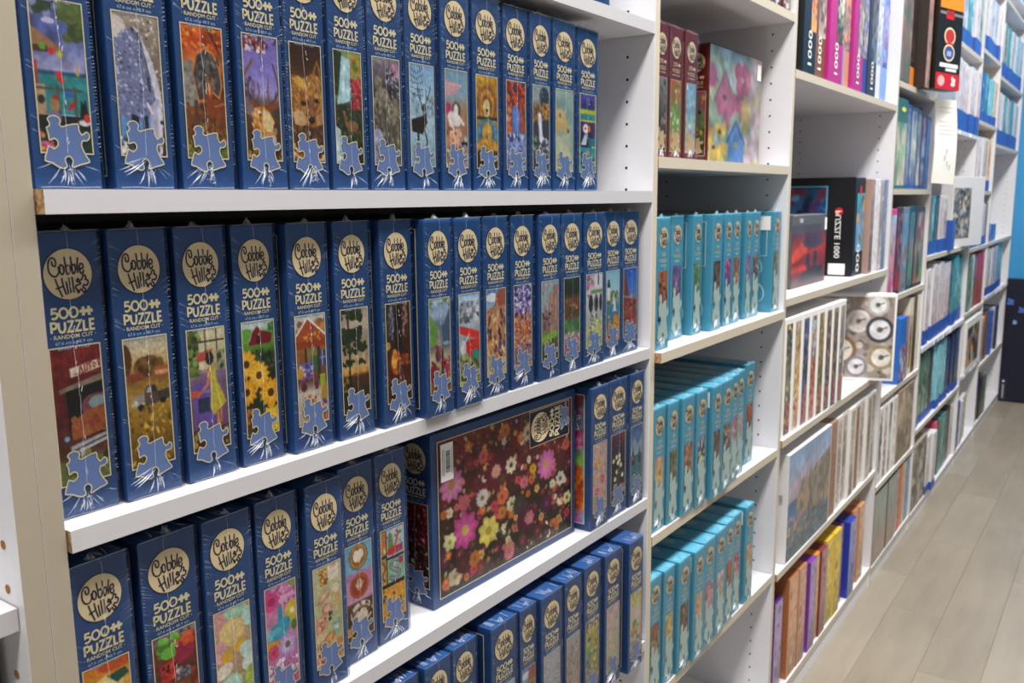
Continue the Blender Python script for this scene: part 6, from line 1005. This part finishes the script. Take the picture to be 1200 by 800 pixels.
mixed(4.292, 4.838, 1.814, .25, rows('llwlwlw'), 'high shelf of the sixth bookcase', 'high boxes, sixth bookcase', 80, foot=BF, foot_h=0.072)
mixed(4.292, 4.838, 1.52, .21, rows('bbtbaay'), 'second shelf of the sixth bookcase', 'blue boxes, sixth bookcase', 81, foot=BF, foot_h=0.043)
mixed(4.292, 4.838, 1.22, .24, rows('wwwwcyy'), 'third shelf of the sixth bookcase', 'white boxes, sixth bookcase', 82, foot=BF, foot_h=0.050)
mixed(4.292, 4.838, .969, .20, rows('lwtwwwk'), 'fourth shelf of the sixth bookcase', 'middle boxes, sixth bookcase', 83, foot=BF, foot_h=0.043)
mixed(4.292, 4.838, .682, .255, rows('tgwnrrr'), 'fifth shelf of the sixth bookcase', 'raspberry row, sixth bookcase', 84)
t = gbox(4.36, 4.80, -.004, .40, .24, 'E8E4E0', 'white framed box turned face out with small figures, in the sixth bookcase', art='figures', artwin=(.06, .86, .10, .86), res=26, depth=.12)
mixed(4.292, 4.62, .05, .22, rows('dbwwc'), 'floor shelf of the sixth bookcase', 'boxes at floor level, sixth bookcase', 86)
mixed(4.868, 5.79, 1.762, .26, rows('wwgwtwlwwawlw'), 'high shelf of the last bookcase', 'high boxes, last bookcase', 90, foot=BF, foot_h=0.072)
mixed(4.868, 5.79, 1.446, .25, rows('lwgwtwwltwwal'), 'second shelf of the last bookcase', 'second row, last bookcase', 91, foot=BF, foot_h=0.072)
mixed(4.95, 5.25, .971, .085, [['2438B8', ['2438b8', 'd8d8e0', 'c84c44'], 'small blue and red'], ['3C6CB0', ['4c7cb8', '3c5ca4'], 'small mid blue'], ['6CA0C8', ['6ca0c8', '4c7cb0'], 'small pale blue']], 'otherwise empty shelf near the end wall', 'small boxes near the end wall', 92)
mixed(4.868, 5.60, .70, .245, rows('wwcwlwbatl'), 'fourth shelf of the last bookcase', 'fourth row, last bookcase', 93, foot=BF, foot_h=0.043)
mixed(4.868, 5.55, .355, .245, rows('wcondblwd'), 'fifth shelf of the last bookcase', 'fifth row, last bookcase', 94)
mixed(4.868, 5.25, .05, .22, rows('gdkng'), 'floor shelf of the last bookcase', 'floor row, last bookcase', 95)
# price tag holders along far shelf edges
for i, (x0, x1, z) in enumerate(((3.34, 4.26, .668), (3.34, 4.26, 1.45), (4.30, 4.84, .40), (4.87, 5.79, .70))):
    t = thing('price_rail', 'clear price rail on the %s' % ('fifth bookcase, low shelf', 'fifth bookcase, high shelf', 'sixth bookcase, low shelf', 'last bookcase, middle shelf')[i], 'price rail', (x0, -.0035, z - .0163))
    link('rail', bevel_box('rail', 0, x1 - x0, 0, .0025, 0, .0155, mat('rail_plastic', 'DDE0E4', .25), .0004, None, 1), t)
    rr = random.Random(i + 50)
    for k in range(5):
        a = rr.uniform(.02, x1 - x0 - .08); link('price_tag', bevel_box('price_tag', a, a + .05, -.0012, -.0001, .001, .0150, M_PAPER, .0001, None, 1), t)

# bookcase at the left edge: a dark green box on its lower shelf
t = gbox(.10, .2545, .035, .69, .213, '1F4A40', 'dark green shrink-wrapped box at the lower left corner', art=(950, ['1f4a40', '2c5c50'], 5, .2), depth=.22)
link('shrink_wrap', ME_WRAP[2], t, (.13, -.001, .002))
